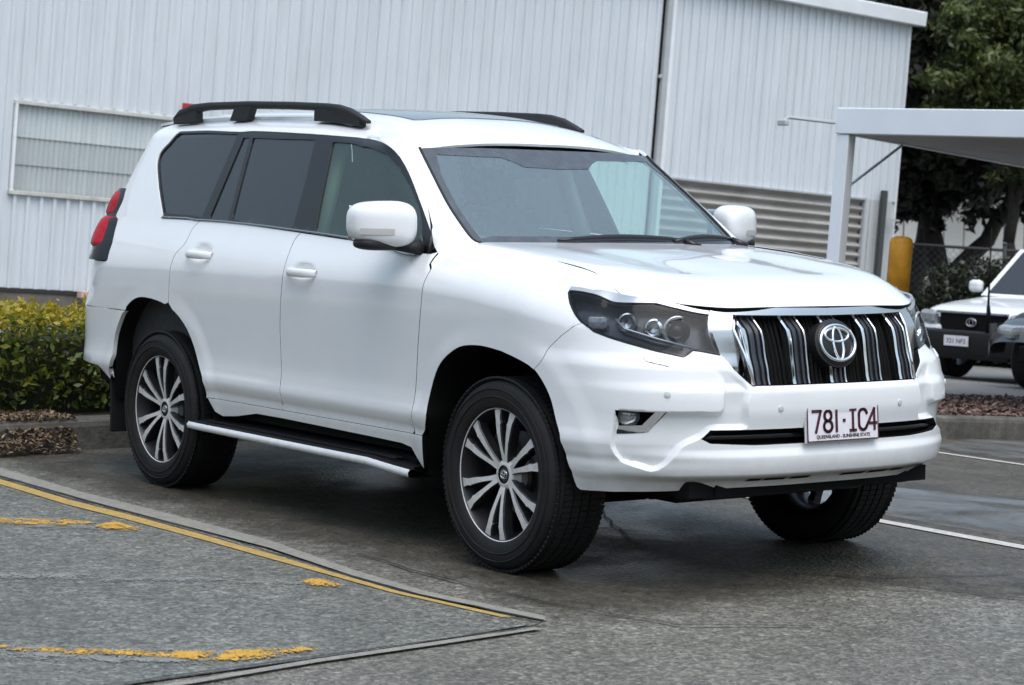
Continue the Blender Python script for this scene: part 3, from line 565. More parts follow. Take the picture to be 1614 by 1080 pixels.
HED = tag(empty('hedge', (-5.1, -3, .17)), 'clipped green hedge with yellow new growth on top behind the kerb', 'hedge')
V = np.concatenate([V, V2, V3]); F = np.concatenate([F, F2 + len(P)*4, F3 + (len(P)+len(P2))*4]); o = leaf_obj('hedge_foliage', V - np.array(HED.location), F, M['hedge_leaf'], HED, np.concatenate([tone, tone2, tone3]))
mb = MB()
for k in range(46):
    y = HY0 + .1 + (HY1-HY0-.2)*k/45; x = rng.uniform(HX1+.2, HX0-.15); mb.tube([(x, y, .15), (x+rng.normal(0, .05), y+rng.normal(0, .06), .45), (x+rng.normal(0, .1), y+rng.normal(0, .1), .70)], [.016, .011, .005], 5)
mb.V = [tuple(Vector(v)-Vector(HED.location)) for v in mb.V]; o = mb.build('hedge_stems', M['bark'], HED); o['kind'] = 'stuff'
# dark inner mass of twigs so that the hedge is not see-through
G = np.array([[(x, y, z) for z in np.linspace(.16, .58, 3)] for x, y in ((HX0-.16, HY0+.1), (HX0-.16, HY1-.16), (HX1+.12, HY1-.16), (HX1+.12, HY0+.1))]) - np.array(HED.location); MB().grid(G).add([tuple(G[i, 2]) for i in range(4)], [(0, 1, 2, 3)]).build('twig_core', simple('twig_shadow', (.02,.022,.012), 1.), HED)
# leaf litter and dry grass along the hedge foot, bark mulch in the bed on the right
def litter(name, n, xr, yr, dz, size, mat, lab=None):
    P = np.stack([rng.uniform(*xr, n), rng.uniform(*yr, n), np.zeros(n)], 1); P[:, 2] = GZ(P[:, 0], P[:, 1]) + dz(P[:, 0]) + rng.random(n)*size*.6
    V, F = leaf_cloud(P, size, rng, 1.8, 2.2, .1); return tag(leaf_obj(name, V, F, mat, None, rng.random(n)), kind='stuff')
M['litter'] = leaf_mat('dry_litter', [(0., (.05,.035,.022)), (.5, (.14,.095,.055)), (.85, (.24,.17,.10)), (1., (.34,.28,.19))], .1, .8)
M['mulch'] = leaf_mat('bark_mulch', [(0., (.04,.022,.018)), (.5, (.13,.075,.06)), (.85, (.22,.14,.115)), (1., (.36,.27,.23))], .05, .85)
litter('leaf_litter', 15000, (-4.75, KX-.02), (-7.5, -.62), lambda x: .178 + 0*x, .019, M['litter']); litter('leaf_litter', 8000, (KX+.0, KX+.13), (-7.5, -.66), lambda x: .012 + .13*np.clip(1-(x-KX)/.13, 0, 1)*.9, .019, M['litter'])
litter('bark_mulch', 14000, (-6.8, KX-.12), (2.2, 10.5), lambda x: .165 + back(x, 0), .036, M['mulch'])
# ---------------------------------------------------------------- trees on the right
def limb(mb, a, b, r0, r1, rng, n=6, wob=.06):
    a = np.array(a, float); b = np.array(b, float); L = np.linalg.norm(b-a); P = [a + (b-a)*i/n + (rng.normal(0, wob*L/n*2, 3) if 0 < i < n else 0) for i in range(n+1)]
    mb.tube([tuple(p) for p in P], [r0 + (r1-r0)*i/n for i in range(n+1)], 8); return P
def tree(name, base, limbs, blobs, nleaf, size, mat, label, group=None, seed=1, tone=(.35, .16), r0=.22):
    rg = np.random.default_rng(seed); T = tag(empty(name, base), label, 'tree', group); mb = MB()
    for a, b, ra, rb in limbs: limb(mb, a, b, ra, rb, rg)
    mb.build('trunk', M['bark'], T, True)
    Ps = []; tn = []; vol = np.array([b[1][0]*b[1][1]*b[1][2] for b in blobs])**(2/3); vol /= vol.sum()
    for (c, r, tb), w in zip(blobs, vol):
        m = int(nleaf*w); nc = max(6, m//45); u = rg.normal(size=(nc, 3)); u /= np.linalg.norm(u, axis=1, keepdims=True); cc = np.array(c) + u*np.array(r)*(rg.random((nc, 1))**.35)
        ct = tb + .10*rg.normal(size=nc) + .10*u[:, 2]; k = rg.integers(0, nc, m); p = cc[k] + rg.normal(0, 1, (m, 3))*np.array([.34, .34, .26])*min(r)*.45; Ps.append(p); tn.append(np.clip(ct[k] + tone[1]*.5*rg.normal(size=m), 0, 1))
    P = np.concatenate(Ps); V, F = leaf_cloud(P, size, rg, 2.1, .3); leaf_obj('crown', V, F, mat, T, np.concatenate(tn)); return T
M['leaf_dark'] = leaf_mat('dark_leaf', [(0., (.010,.013,.008)), (.4, (.026,.032,.016)), (.8, (.055,.066,.028)), (1., (.10,.12,.05))], .25)
M['leaf_green'] = leaf_mat('green_leaf', [(0., (.016,.022,.008)), (.4, (.045,.062,.018)), (.75, (.10,.13,.036)), (1., (.18,.21,.07))], .35)
M['leaf_brown'] = leaf_mat('needle_leaf', [(0., (.012,.011,.008)), (.5, (.032,.030,.020)), (1., (.075,.07,.045))], .15)
gz = lambda x, y: float(GZ(x, y)) + .148 - .0085*max(0, -6.6-x)
def rayp(px, D):     # a point D metres off along the line of sight through picture column px (ground plan only)
    a = math.atan2(.605, -.797) - math.atan((px-807)/3552.9); return CAMX[0] + math.cos(a)*D, CAMX[1] + math.sin(a)*D
def sc_(L, k): return [tuple(tuple(v*k for v in a) if isinstance(a, tuple) else a*k for a in t) for t in L]
def sb_(L, k): return [(tuple(v*k for v in c), tuple(v*k for v in r), t) for c, r, t in L]
bx, by = -21.4, 24.6
tree('forked_tree', (bx, by, gz(bx, by)), sc_([((0,0,0), (.02,.05,1.0), .24, .20), ((.02,.05,1.0), (.60,.80,2.2), .15, .11), ((.60,.80,2.2), (1.1,1.6,4.6), .11, .06), ((.02,.05,1.0), (-.15,-.2,2.6), .17, .12), ((-.15,-.2,2.6), (-.2,-.3,5.5), .12, .06), ((-.1,0,1.6), (.2,-.2,3.4), .09, .05), ((.8,1.0,2.5), (1.5,1.6,3.6), .06, .03)], 1.2),
     sb_([((-.1,-.2,3.6), (1.9,1.7,1.05), .28), ((1.0,1.4,3.5), (1.7,1.8,1.0), .30), ((.2,.3,5.2), (2.2,2.2,1.7), .34), ((-.9,-1.0,4.9), (1.6,1.6,1.6), .25), ((1.6,2.0,5.0), (1.8,1.8,1.4), .36), ((-.2,-.5,2.85), (1.5,1.2,.35), .2), ((.9,1.2,2.85), (1.2,1.2,.3), .2), ((.3,.4,2.55), (1.6,1.9,.50), .16), ((-.4,-.8,2.5), (1.2,1.3,.45), .15), ((1.5,2.2,2.6), (1.4,1.6,.5), .18), ((-.2,-.3,2.15), (.7,.9,.3), .14), ((.9,1.4,2.2), (.6,.7,.25), .14)], 1.2), 42000, .10, M['leaf_dark'], 'dark tree with a forked trunk behind the wire fence', 'trees at the end of the building', 5)
bx, by = -18.3, 22.9
tree('leaning_tree', (bx, by, gz(bx, by)), [((0,0,0), (-.05,.05,2.0), .12, .10), ((-.05,.05,2.0), (.1,.3,4.6), .10, .06), ((.0,.1,2.6), (.9,.6,4.2), .06, .03), ((0,.1,2.8), (-.6,-.4,4.4), .06, .03)],
     [((.2,.3,5.0), (1.2,1.3,1.0), .62), ((-.45,-.6,4.55), (.75,.8,.6), .6), ((.7,.6,4.1), (1.0,1.1,.8), .5), ((.3,.4,6.1), (1.1,1.2,1.0), .70), ((-.75,-1.0,4.0), (.45,.5,.35), .58), ((-.35,-.4,5.5), (.7,.75,.6), .64), ((.4,.3,3.25), (.9,.9,.45), .34)], 26000, .062, M['leaf_green'], 'leafy tree with lighter green crown and slim trunk at the right edge', 'trees at the end of the building', 8)
bx, by = -25.2, 28.0
tree('she_oak', (bx, by, gz(bx, by)), [((0,0,0), (.1,.1,6.5), .24, .10), ((.1,.1,2.9), (1.0,1.0,6.4), .09, .04), ((.1,.1,3.4), (-1.0,-.6,6.8), .09, .04)],
     [((0,-.2,6.0), (2.2,2.0,2.0), .42), ((-.9,-1.0,5.0), (1.7,1.6,1.6), .35), ((1.2,1.2,5.0), (1.8,1.8,1.6), .45), ((.2,0,8.4), (2.2,2.0,1.6), .5), ((0,0,4.5), (2.2,1.9,.8), .3)], 22000, .085, M['leaf_brown'], 'tall brownish dark tree rising beside the end of the building roof', 'trees at the end of the building', 13)
bx, by = -31.5, 37.5
tree('background_tree', (bx, by, gz(bx, by)), [((0,0,0), (0,.1,7.0), .25, .1), ((0,0,2.6), (1.2,.5,5.4), .1, .05)], [((0,0,5.2), (3.6,3.6,2.0), .3), ((2.2,2.5,7.2), (3.2,3.2,2.2), .35), ((-2.2,-2,7.4), (3.2,3.0,2.2), .3), ((0,0,9.6), (3.8,3.6,2.2), .4)], 22000, .14, M['leaf_dark'], 'broad dark tree furthest back behind the others', 'trees at the end of the building', 21)
rg = np.random.default_rng(31); n = 60000; a_ = rg.uniform(-24, 24, n); b_ = rg.normal(0, 1.6, n); b_ = np.where(rg.random(n) < .5, b_, b_ + 4.5); P = np.stack([-41 + .593*a_ - .805*b_, 47 + .805*a_ + .593*b_, rg.uniform(1.6, 11.5, n)], 1); P[:, 2] += 1.2*np.sin(a_*.55) - .4; V, F = leaf_cloud(P, .32, rg, 1.5); tag(leaf_obj('distant_trees', V, F, M['leaf_dark'], None, np.clip(.30+.16*rg.normal(size=n), 0, 1)), kind='stuff')
# low dark shrubs along the fence
for i, (px_, D_, r, h, lb) in enumerate(((1452, 34.5, .62, 1.35, 'dark shrub nearest the end of the building'), (1500, 35.2, .62, 1.50, 'dark shrub below the forked tree by the wire fence'), (1552, 34.8, .66, 1.52, 'dark shrub in front of the dark fence post'), (1608, 34.4, .66, 1.45, 'dark shrub at the right edge behind the ute windscreen'))):
    x, y = rayp(px_, D_); T = tag(empty('fence_shrub', (x, y, gz(x, y))), lb, 'shrub', 'shrubs along the fence'); n = 5600
    u = rg.normal(size=(n, 3)); u /= np.linalg.norm(u, axis=1, keepdims=True); p = u*np.array([r, r, h*.58])*(rg.random((n, 1))**.3)*(1+.12*np.sin(5*u[:, :1]+3*u[:, 2:])) + np.array([0, 0, h*.5]); p[:, 2] = np.maximum(p[:, 2], .03); V, F = leaf_cloud(p, .05, rg, 1.9); leaf_obj('foliage', V, F, M['leaf_dark'], T, np.clip(.28+.18*rg.normal(size=n), 0, 1)); MB().tube([(0, 0, -.05), (.02, .03, h*.6)], [.05, .02], 6).build('stem', M['bark'], T)
# ---------------------------------------------------------------- wire fence
FN = tag(empty('wire_fence'), 'chain wire fence with dark steel posts and a top rail behind the trees', 'fence'); M['fence'] = simple('dark_fence_steel', (.035,.038,.038), .6)
fa, fb = Vector((-19.05, 21.25, 0)), Vector((-14.2, 27.8, 0)); FD = fb - fa; nF_ = 5
def fz(p): return gz(p.x, p.y)
for k in range(nF_+1):
    p = fa + FD*(k/nF_); z = fz(p); MB().tube([(p.x, p.y, z-.1), (p.x, p.y, z+1.95)], .035, 8).lathe([(.0, .03), (.04, .02), (.042, 0), (.0, 0)], 8, 'Z', (p.x, p.y, z+1.95)).build('post', M['fence'], FN, True)
MB().tube([tuple(Vector((p.x, p.y, fz(p)+1.86))) for p in (fa, fa+FD*.25, fa+FD*.5, fa+FD*.75, fb)], .026, 6).build('top_rail', M['fence'], FN, True); MB().tube([tuple(Vector((p.x, p.y, fz(p)+.12))) for p in (fa, fa+FD*.5, fb)], .010, 5).build('bottom_wire', M['fence'], FN, True)
mb = MB(); Lf = FD.length; t_ = FD.normalized(); st_ = .085; hgt = 1.74; wv = .0035
for sgn in (1, -1):
    s = -hgt
    while s < Lf + hgt:
        a0 = s; pts = []
        for z_ in (0.0, hgt):
            x_ = a0 + (z_ if sgn > 0 else -z_); pts.append((x_, z_))
        (x1, z1), (x2, z2) = pts
        lo_, hi_ = (x1, x2) if x1 < x2 else (x2, x1)
        if hi_ > 0 and lo_ < Lf:
            def cut(xq): return z1 + (z2-z1)*(xq-x1)/(x2-x1)
            xa, xb = max(lo_, 0), min(hi_, Lf); A = fa + t_*xa; B = fa + t_*xb
            za = fz(A) + .12 + cut(xa); zb = fz(B) + .12 + cut(xb); off_ = Vector((t_.y, -t_.x, 0))*.003*sgn
            u_ = Vector((0, 0, wv*.7)); mb.add([(A.x+off_.x, A.y+off_.y, za-wv), (B.x+off_.x, B.y+off_.y, zb-wv), (B.x+off_.x, B.y+off_.y, zb+wv), (A.x+off_.x, A.y+off_.y, za+wv)], [(0,1,2,3)])
        s += st_*math.sqrt(2)
o = mb.build('chain_wire', M['fence'], FN); o['kind'] = 'stuff'
# ---------------------------------------------------------------- far side: pale yard, picket fence, pale shed and a parked car
RR = Vector((.593, .805, 0)); FF_ = Vector((-.805, .593, 0))
def at_(s, D): p = Vector((CAMX[0], CAMX[1], 0)) + FF_*D + RR*s; return p
tag(MB().grid(np.array([[tuple(at_(s, D)) [:2] + (gz(at_(s, D).x, min(at_(s, D).y, 45))+.012,) for s in (2, 10, 20, 34)] for D in (39.5, 46, 54, 62)])).build('far_yard', simple('pale_yard', (.50,.48,.45), .8, var=.15, vscale=1), None), kind='structure')
SH = tag(empty('pale_shed'), 'pale shed wall far behind the wire fence', 'building'); ms = simple('pale_shed_wall', (.82,.80,.74), .6, var=.06, vscale=1); rz_ = Matrix.Rotation(math.atan2(RR.y, RR.x), 3, 'Z')
for k in range(34): p = at_(4 + k*.5, 56); MB().box((p.x, p.y, gz(p.x, min(p.y, 40))+1.9), (.46, .10, 3.4), rot=rz_).build('wall_sheet', ms, SH)
p = at_(12, 57.6); MB().box((p.x, p.y, gz(p.x, min(p.y, 40))+3.66), (17.4, 3.4, .10), rot=rz_).build('roof', M['clad_low'], SH)
PF = tag(empty('picket_fence'), 'white picket fence far behind the wire fence', 'fence'); mp_ = simple('picket_white', (.74,.73,.69), .6)
pk = None
for k in range(80):
    p = at_(5.2 + k*.13, 46); z = gz(p.x, p.y)
    if pk is None: pk = MB().box((0, 0, .95), (.075, .02, 1.9), rot=rz_).build('picket', mp_, PF); o = pk
    else: o = bpy.data.objects.new('picket', pk.data); link(o, PF)
    o.location = (p.x, p.y, z)
for zz_ in (.4, 1.6):
    A_, B_ = at_(5.1, 46.04), at_(15.6, 46.04); MB().tube([(A_.x, A_.y, gz(A_.x, A_.y)+zz_), (B_.x, B_.y, gz(B_.x, B_.y)+zz_)], .03, 6).build('rail', mp_, PF)
# ---------------------------------------------------------------- other vehicles
def car_body(name, label, loc, rz, sec, width, paintm, group=None, scale=1.0):
    T = tag(empty(name, loc, (R(-3.3)*math.cos(rz)*0, 0, rz)), label, 'car' if 'ute' not in label else 'ute', group); return T
def loft(mb, rows, m=0):
    mb.grid(np.array(rows), m)
def wheel_simple(T, x, y, r, w, sgn):
    wt_ = empty('wheel', (x, y, r), parent=T)
    MB().lathe([(r*.62, -w/2*.9), (r*.80, -w/2), (r*.93, -w/2*.95), (r, -w/2*.7), (r, w/2*.7), (r*.93, w/2*.95), (r*.62, w/2*.9)], 36, 'Y').build('tyre', M['rubber'], wt_, auto=40)
    MB().lathe([(r*.62, -w/2*.88), (r*.58, -w/2*.8), (r*.55, 0), (r*.58, w/2*.8), (r*.62, w/2*.88)], 36, 'Y').build('rim', M['alloy_dark'], wt_, auto=40)
    mb = MB()
    for k in range(6):
        a = 2*math.pi*k/6; mb.box((math.cos(a)*r*.33, sgn*w*.30, math.sin(a)*r*.33), (r*.52, .03, .05), rot=Matrix.Rotation(-a, 3, 'Y'))
    mb.lathe([(0, sgn*w*.36), (r*.14, sgn*w*.34), (r*.16, sgn*w*.2)], 16, 'Y').build('spokes', M['satin_chrome'], wt_)
def half_car(T, prof, beltz, roof, W_, paintm, glassm, arch=(0, -3.0), ar=.43, bed=None):
    """body side profile lofted across the width with tucked edges; front at +x"""
    yv = [0, .55, .80, .92, .985, 1.0]; drop = [0, .004, .014, .035, .09, .20]
    top = lambda x: float(np.interp(x, [p[0] for p in prof], [p[1] for p in prof]))
    xs_ = np.linspace(prof[0][0], prof[-1][0], 70); fx_ = xs_[-1]
    mb = MB()
    for sg in (-1, 1):
        rows = []
        for y, d in zip(yv, drop):
            rows.append([(x - (.10*(y**3))*max(0, (x-(fx_-.5))/.5) , sg*y*W_/2, top(x)-d) for x in xs_])
        for zf in (.72, .55, .40): rows.append([(x - .10*max(0, (x-(fx_-.5))/.5), sg*W_/2*(1.0 if zf > .5 else .97), max(min(top(x)-.21, zf+.25*0), zf) if True else zf) for x in xs_])
        # wheel arches cut by lifting the lower rows
        R_ = np.array(rows)
        for a in arch:
            for i in (-3, -2, -1):
                dx = R_[i, :, 0]-a; k = np.abs(dx) < ar; zz_ = .38 + np.sqrt(np.maximum(ar**2-dx**2, 0)); R_[i, k, 2] = np.maximum(R_[i, k, 2], zz_[k])
        mb.grid(R_, flip=sg < 0)
    mb.build('body', paintm, T, True)
    mb = MB(); mb.box((sum(arch)/2-.2, 0, .52), (4.0, W_*.62, .36)); mb.build('chassis', M['matt_black'], T)
HA = R(-83); HX, HYt = rayp(1484, 26.6); HX -= .70*math.cos(HA); HYt -= .70*math.sin(HA)
HIL = tag(empty('parked_ute', (HX, HYt, gz(HX, HYt)+.004), (0, 0, HA)), 'white ute with a black steel bull bar parked behind the mulch bed', 'ute'); HIL.rotation_euler = (Matrix.Rotation(R(3.3)*-1*0, 4, 'X')).to_euler(); HIL.rotation_euler = (0, 0, HA); HIL.scale = (.9, .9, .88)
hp = [(-4.2, 1.08), (-2.75, 1.10), (-2.7, 1.12), (-1.35, 1.13), (-.55, 1.10), (.0, 1.06), (.40, 1.01), (.62, .95), (.74, .86)]
pw = simple('ute_white', (.74,.75,.75), .3, coat=.7)
half_car(HIL, hp, 1.1, 1.75, 1.84, pw, None, (0., -3.08), .46)
def cab(T, pts, W0, W1, m, gl_):
    """pts: (x,z) base front, roof front, roof rear, base rear"""
    (a, b, c_, d) = pts; mb = MB()
    for sg in (-1, 1): pass
    yb, yr = W0/2, W1/2
    V = [(a[0], -yb, a[1]), (b[0], -yr, b[1]), (c_[0], -yr, c_[1]), (d[0], -yb, d[1]), (a[0], yb, a[1]), (b[0], yr, b[1]), (c_[0], yr, c_[1]), (d[0], yb, d[1])]
    def q4(i, j, k, l, s=.0, o=0.): 
        P = [Vector(V[t]) for t in (i, j, k, l)]; ce = sum(P, Vector())/4; nn = (P[1]-P[0]).cross(P[3]-P[0]).normalized(); 
        if nn.dot(ce - Vector((sum(v[0] for v in V)/8, 0, 1.2))) < 0: nn = -nn
        return [p + (ce-p)*s + nn*o for p in P]
    rf = MB(); xs_ = np.linspace(b[0], c_[0], 8); G = np.array([[(x, y*yr, b[1] + (c_[1]-b[1])*(x-b[0])/(c_[0]-b[0]) + .05*math.sin(math.pi*min(1, max(0, (x-c_[0])/(b[0]-c_[0]))))*.8*(1-.5*y*y) - .03*y**4) for y in np.linspace(-1, 1, 9)] for x in xs_]); rf.grid(G).build('roof', m, T, True)
    for nm, ids in (('windscreen', (0, 1, 5, 4)), ('rear_window', (3, 2, 6, 7)), ('side_window', (0, 1, 2, 3)), ('side_window', (4, 5, 6, 7))):
        P = q4(*ids); Pi = q4(*ids, s=.10, o=-.004); mbf = MB(); mbf.add([tuple(p) for p in P + Pi], [(0,1,5,4), (1,2,6,5), (2,3,7,6), (3,0,4,7)]); mbf.build('window_frame', m if nm == 'windscreen' else M['gloss_black'], T); MB().add([tuple(p) for p in Pi], [(0,1,2,3)]).build(nm, gl_, T)
    MB().box(((a[0]+d[0])/2-.1, 0, (a[1]+b[1])/2-.15), (abs(a[0]-d[0])*.5, W1*.8, .35)).build('cabin_interior', M['seat'], T)
cab(HIL, [(-.62, 1.10), (-1.28, 1.74), (-2.55, 1.76), (-2.78, 1.10)], 1.66, 1.34, pw, M['glass_dark'])
MB().box((-3.6, 0, 1.16), (1.5, 1.70, .16), bev=.03).build('tray_cover', M['black_plastic'], HIL)
for (x, y, sg) in ((0, -.78, -1), (0, .78, 1), (-3.08, -.78, -1), (-3.08, .78, 1)): wheel_simple(HIL, x, y, .385, .25, sg)
# nose: grille, lamps, bull bar, plate, aerial
MB().box((.70, 0, .80), (.10, 1.02, .26), bev=.03).build('grille', M['matt_black'], HIL); MB().box((.745, 0, .925), (.05, 1.10, .035), bev=.01).build('grille_trim', M['satin_chrome'], HIL)
for sg in (-1, 1):
    MB().box((.60, sg*.70, .84), (.24, .36, .19), bev=.05, rot=Matrix.Rotation(sg*R(22), 3, 'Z')).build('headlight', M['clear_lens'], HIL); MB().box((.66, sg*.66, .68), (.18, .42, .15), bev=.05, rot=Matrix.Rotation(sg*R(14), 3, 'Z')).build('bumper_corner', pw, HIL)
BB = MB().box((.90, 0, .53), (.26, 1.86, .34), bev=.05).box((.92, 0, .40), (.18, 1.5, .14), bev=.03)
for sg in (-1, 1): BB.tube([(.90, sg*.62, .66), (.86, sg*.86, .72), (.70, sg*.95, .70)], .03, 8)
BB.build('bull_bar', simple('bar_black', (.010,.010,.010), .6, spec=.25), HIL, auto=40)
P2 = empty('number_plate', (1.055, -.02, .57), parent=HIL); MB().box((0, 0, 0), (.006, .372, .134)).build('plate_blank', M['plate_white'], P2); text_p = None
text_mesh('721 NF2', .085, 'plate_marks', M['plate_ink'], P2, (.005, 0, -.03))
MB().tube([(.97, .40, .66), (.97, .40, .98), (.98, .40, 1.05)], [.03, .028, .022], 8).tube([(.98, .40, 1.05), (.97, .40, 2.05)], [.016, .008], 6).build('aerial', M['matt_black'], HIL, True)
mb = MB()
for rx, rz in ((.075, .055), (.03, .05)): mb.tube([(.765, rx*math.cos(t), .80+rz*math.sin(t)) for t in np.linspace(0, 2*math.pi, 25)], .010, 6, cap=False)
mb.build('badge', M['satin_chrome'], HIL, True)
for sg in (-1, 1): MB().box((-.75, sg*1.0, 1.22), (.12, .20, .17), bev=.05).build('door_mirror', pw, HIL)
GX, GY = -8.72, 13.35
GC = tag(empty('dark_hatchback', (GX, GY, gz(GX, GY)+.004), (0, 0, HA+R(6))), 'dark grey car cut off by the right edge in front of the white ute', 'car'); dg_ = simple('dark_grey_paint', (.075,.08,.085), .3, metal=.3, coat=.8)
half_car(GC, [(-3.5, .86), (-3.3, .95), (-1.2, .97), (-.6, .93), (.1, .86), (.5, .78), (.72, .66), (.80, .55)], .95, 1.45, 1.74, dg_, None, (0., -2.6), .38)
cab(GC, [(-.75, .93), (-1.55, 1.42), (-2.7, 1.42), (-3.35, .94)], 1.56, 1.14, dg_, M['glass_dark'])
for (x, y, sg) in ((0, -.72, -1), (0, .72, 1), (-2.6, -.72, -1), (-2.6, .72, 1)): wheel_simple(GC, x, y, .32, .20, sg)
for sg in (-1, 1): MB().box((.62, sg*.62, .64), (.26, .34, .15), bev=.06, rot=Matrix.Rotation(sg*R(30), 3, 'Z')).build('headlight', M['clear_lens'], GC)
MB().box((.80, 0, .42), (.06, .9, .18), bev=.02).build('grille', M['matt_black'], GC)
FX, FY = -20.9, 26.2
FC = tag(empty('pale_sedan', (FX, FY, gz(FX, FY)+.016), (0, 0, R(-60))), 'pale blue grey car parked beyond the wire fence', 'car'); fp = simple('pale_blue_paint', (.52,.58,.66), .3, coat=.7)
half_car(FC, [(-3.6, .82), (-3.4, .93), (-2.8, .95), (-1.0, .95), (-.5, .90), (.2, .84), (.6, .74), (.8, .58)], .95, 1.42, 1.74, fp, None, (0., -2.65), .36); cab(FC, [(-.7, .92), (-1.4, 1.40), (-2.5, 1.40), (-3.1, .94)], 1.56, 1.12, fp, M['glass_dark'])
for (x, y, sg) in ((0, -.74, -1), (0, .74, 1), (-2.65, -.74, -1), (-2.65, .74, 1)): wheel_simple(FC, x, y, .31, .20, sg)

# unseen leaf belt added round the car park to darken reflections in paint and glass
rg = np.random.default_rng(77); n = 16000; a_ = rg.uniform(R(-150), R(38), n); d_ = 30 + rg.normal(0, 1.3, n) + 2.0*np.sin(a_*9); hgt_ = 4.2 + 1.0*np.sin(a_*13) + .9*np.sin(a_*29+1); P = np.stack([d_*np.cos(a_), d_*np.sin(a_), hgt_*rg.random(n)**.8], 1)
V, F = leaf_cloud(P, .62, rg, 1.3); tag(leaf_obj('reflection_belt', V, F, M['leaf_dark'], None, np.clip(.55+.2*rg.normal(size=n), 0, 1)), kind='stuff')
# ---------------------------------------------------------------- car body surfaces (metres; x forward from front axle, y left, z up)
def tab(xs, ys):
    """smooth (monotone cubic) table lookup"""
    xs = np.array(xs, float); ys = np.array(ys, float)
    h = np.diff(xs); d = np.diff(ys) / h
    m = np.zeros_like(ys); m[0] = d[0]; m[-1] = d[-1]
    for i in range(1, len(xs) - 1):
        if d[i-1] * d[i] > 0:
            w1 = 2*h[i] + h[i-1]; w2 = h[i] + 2*h[i-1]
            m[i] = (w1 + w2) / (w1/d[i-1] + w2/d[i])
    def f(x):
        x = np.asarray(x, float); xc = np.clip(x, xs[0], xs[-1])
        i = np.clip(np.searchsorted(xs, xc) - 1, 0, len(h) - 1)
        t = (xc - xs[i]) / h[i]
        r = ((1+2*t)*(1-t)**2*ys[i] + t*(1-t)**2*h[i]*m[i] + t*t*(3-2*t)*ys[i+1] + t*t*(t-1)*h[i]*m[i+1])
        return r + np.where(x > xs[-1], (x-xs[-1])*m[-1], 0) + np.where(x < xs[0], (x-xs[0])*m[0], 0)
    return f
def sst(a, b, x):
    t = np.clip((x - a) / (b - a), 0, 1); return t*t*(3 - 2*t)
# --- lower body: plan outline, u in [0,1] rear corner, [1,2] flank, [2,3] front corner to the nose
beltx = tab([-3.9,-2.5,-1.6,-1.0,-.62,-.50],[1.305,1.305,1.276,1.243,1.222,1.215])
XR0, XF0 = -3.25, 0.05
Yin = tab([.25,.33,.40,.45,.484,.50,.535,.57,.62,.68,.78,.90,1.0,1.06,1.12],
          [.120,.075,.050,.036,.028,.027,.013,.003,.010,.014,.011,.005,.001,.002,.006])
FxC = tab([.25,.40,.425,.46,.52,.56,.62,.70,.76,.80,.86,.95,1.03,1.06,1.3],
          [.76,.832,.856,.926,.938,.925,.930,.942,.938,.918,.907,.882,.847,.836,.70])
nF = tab([.25,.45,.70,.84,.90,1.0,1.2],[2.8,3.1,3.15,3.0,2.62,2.45,2.3])
RxC = tab([.3,.5,.6,.8,.9,1.0,1.25],[-3.74,-3.84,-3.87,-3.87,-3.85,-3.80,-3.75])
nR = tab([.3,.55,.83,.95,1.25],[4.2,4.3,4.2,3.4,3.4])
# section roll-over from the shoulder to the belt / bonnet seam, by plan position u
UX = lambda x: 1 + (np.asarray(x, float) - XR0) / (XF0 - XR0)
ukn = [0, 1.0, float(UX(-2.6)), float(UX(-1.2)), float(UX(-.53)), float(UX(-.46)), float(UX(-.2)), 2.0, 2.1, 2.2, 2.27, 2.33, 2.39, 2.45, 2.53, 2.6, 3.0]
z0t = tab(ukn, [1.06,1.06,1.07,1.08,1.08,1.075,1.06,1.035,1.022,1.005,.99,.98,.975,.98,.99,1.0,1.0])
z1t = tab(ukn, [1.305,1.305,1.305,float(beltx(-1.2)),float(beltx(-.53)),1.262,1.250,1.226,1.212,1.195,1.178,1.150,1.108,1.102,1.089,1.072,1.064])
GI = lambda z: .0695 + .37*(z-1.25) + .02*((z-1.25)/.5)**2
i1t = tab(ukn, [float(GI(1.305))]*3+[float(GI(beltx(-1.2))),float(GI(beltx(-.53))),.185,.20,.205,.205,.20,.185,.15,.10,.06,.04,.03,.03])
e1t = tab(ukn, [.40,.40,.40,.40,.40,2.0,2.4,3.0,3.0,3.0,2.8,2.4,1.6,1.0,.8,.8,.8])
def arcmap(a, b, n):
    th = np.linspace(0, 1, 4001)**2; th = np.concatenate([th*.5, 1 - th[::-1]*.5])*np.pi/2
    c, s_ = superell(th, n); L = np.concatenate([[0], np.cumsum(np.hypot(np.diff(a*c), np.diff(b*s_)))])
    L /= L[-1]
    return lambda t: np.interp(np.clip(t, 0, 1), L, th)      # t=0 on the nose, 1 at the flank
def superell(th, n):
    c = np.abs(np.cos(th)) ** (2/n); s = np.abs(np.sin(th)) ** (2/n); return c, s
AMF = arcmap(.86, .93, 2.9); AMR = arcmap(.58, .93, 3.9); AMW = arcmap(.7, .8, 5.0); AMG = arcmap(.4, .8, 3.3)
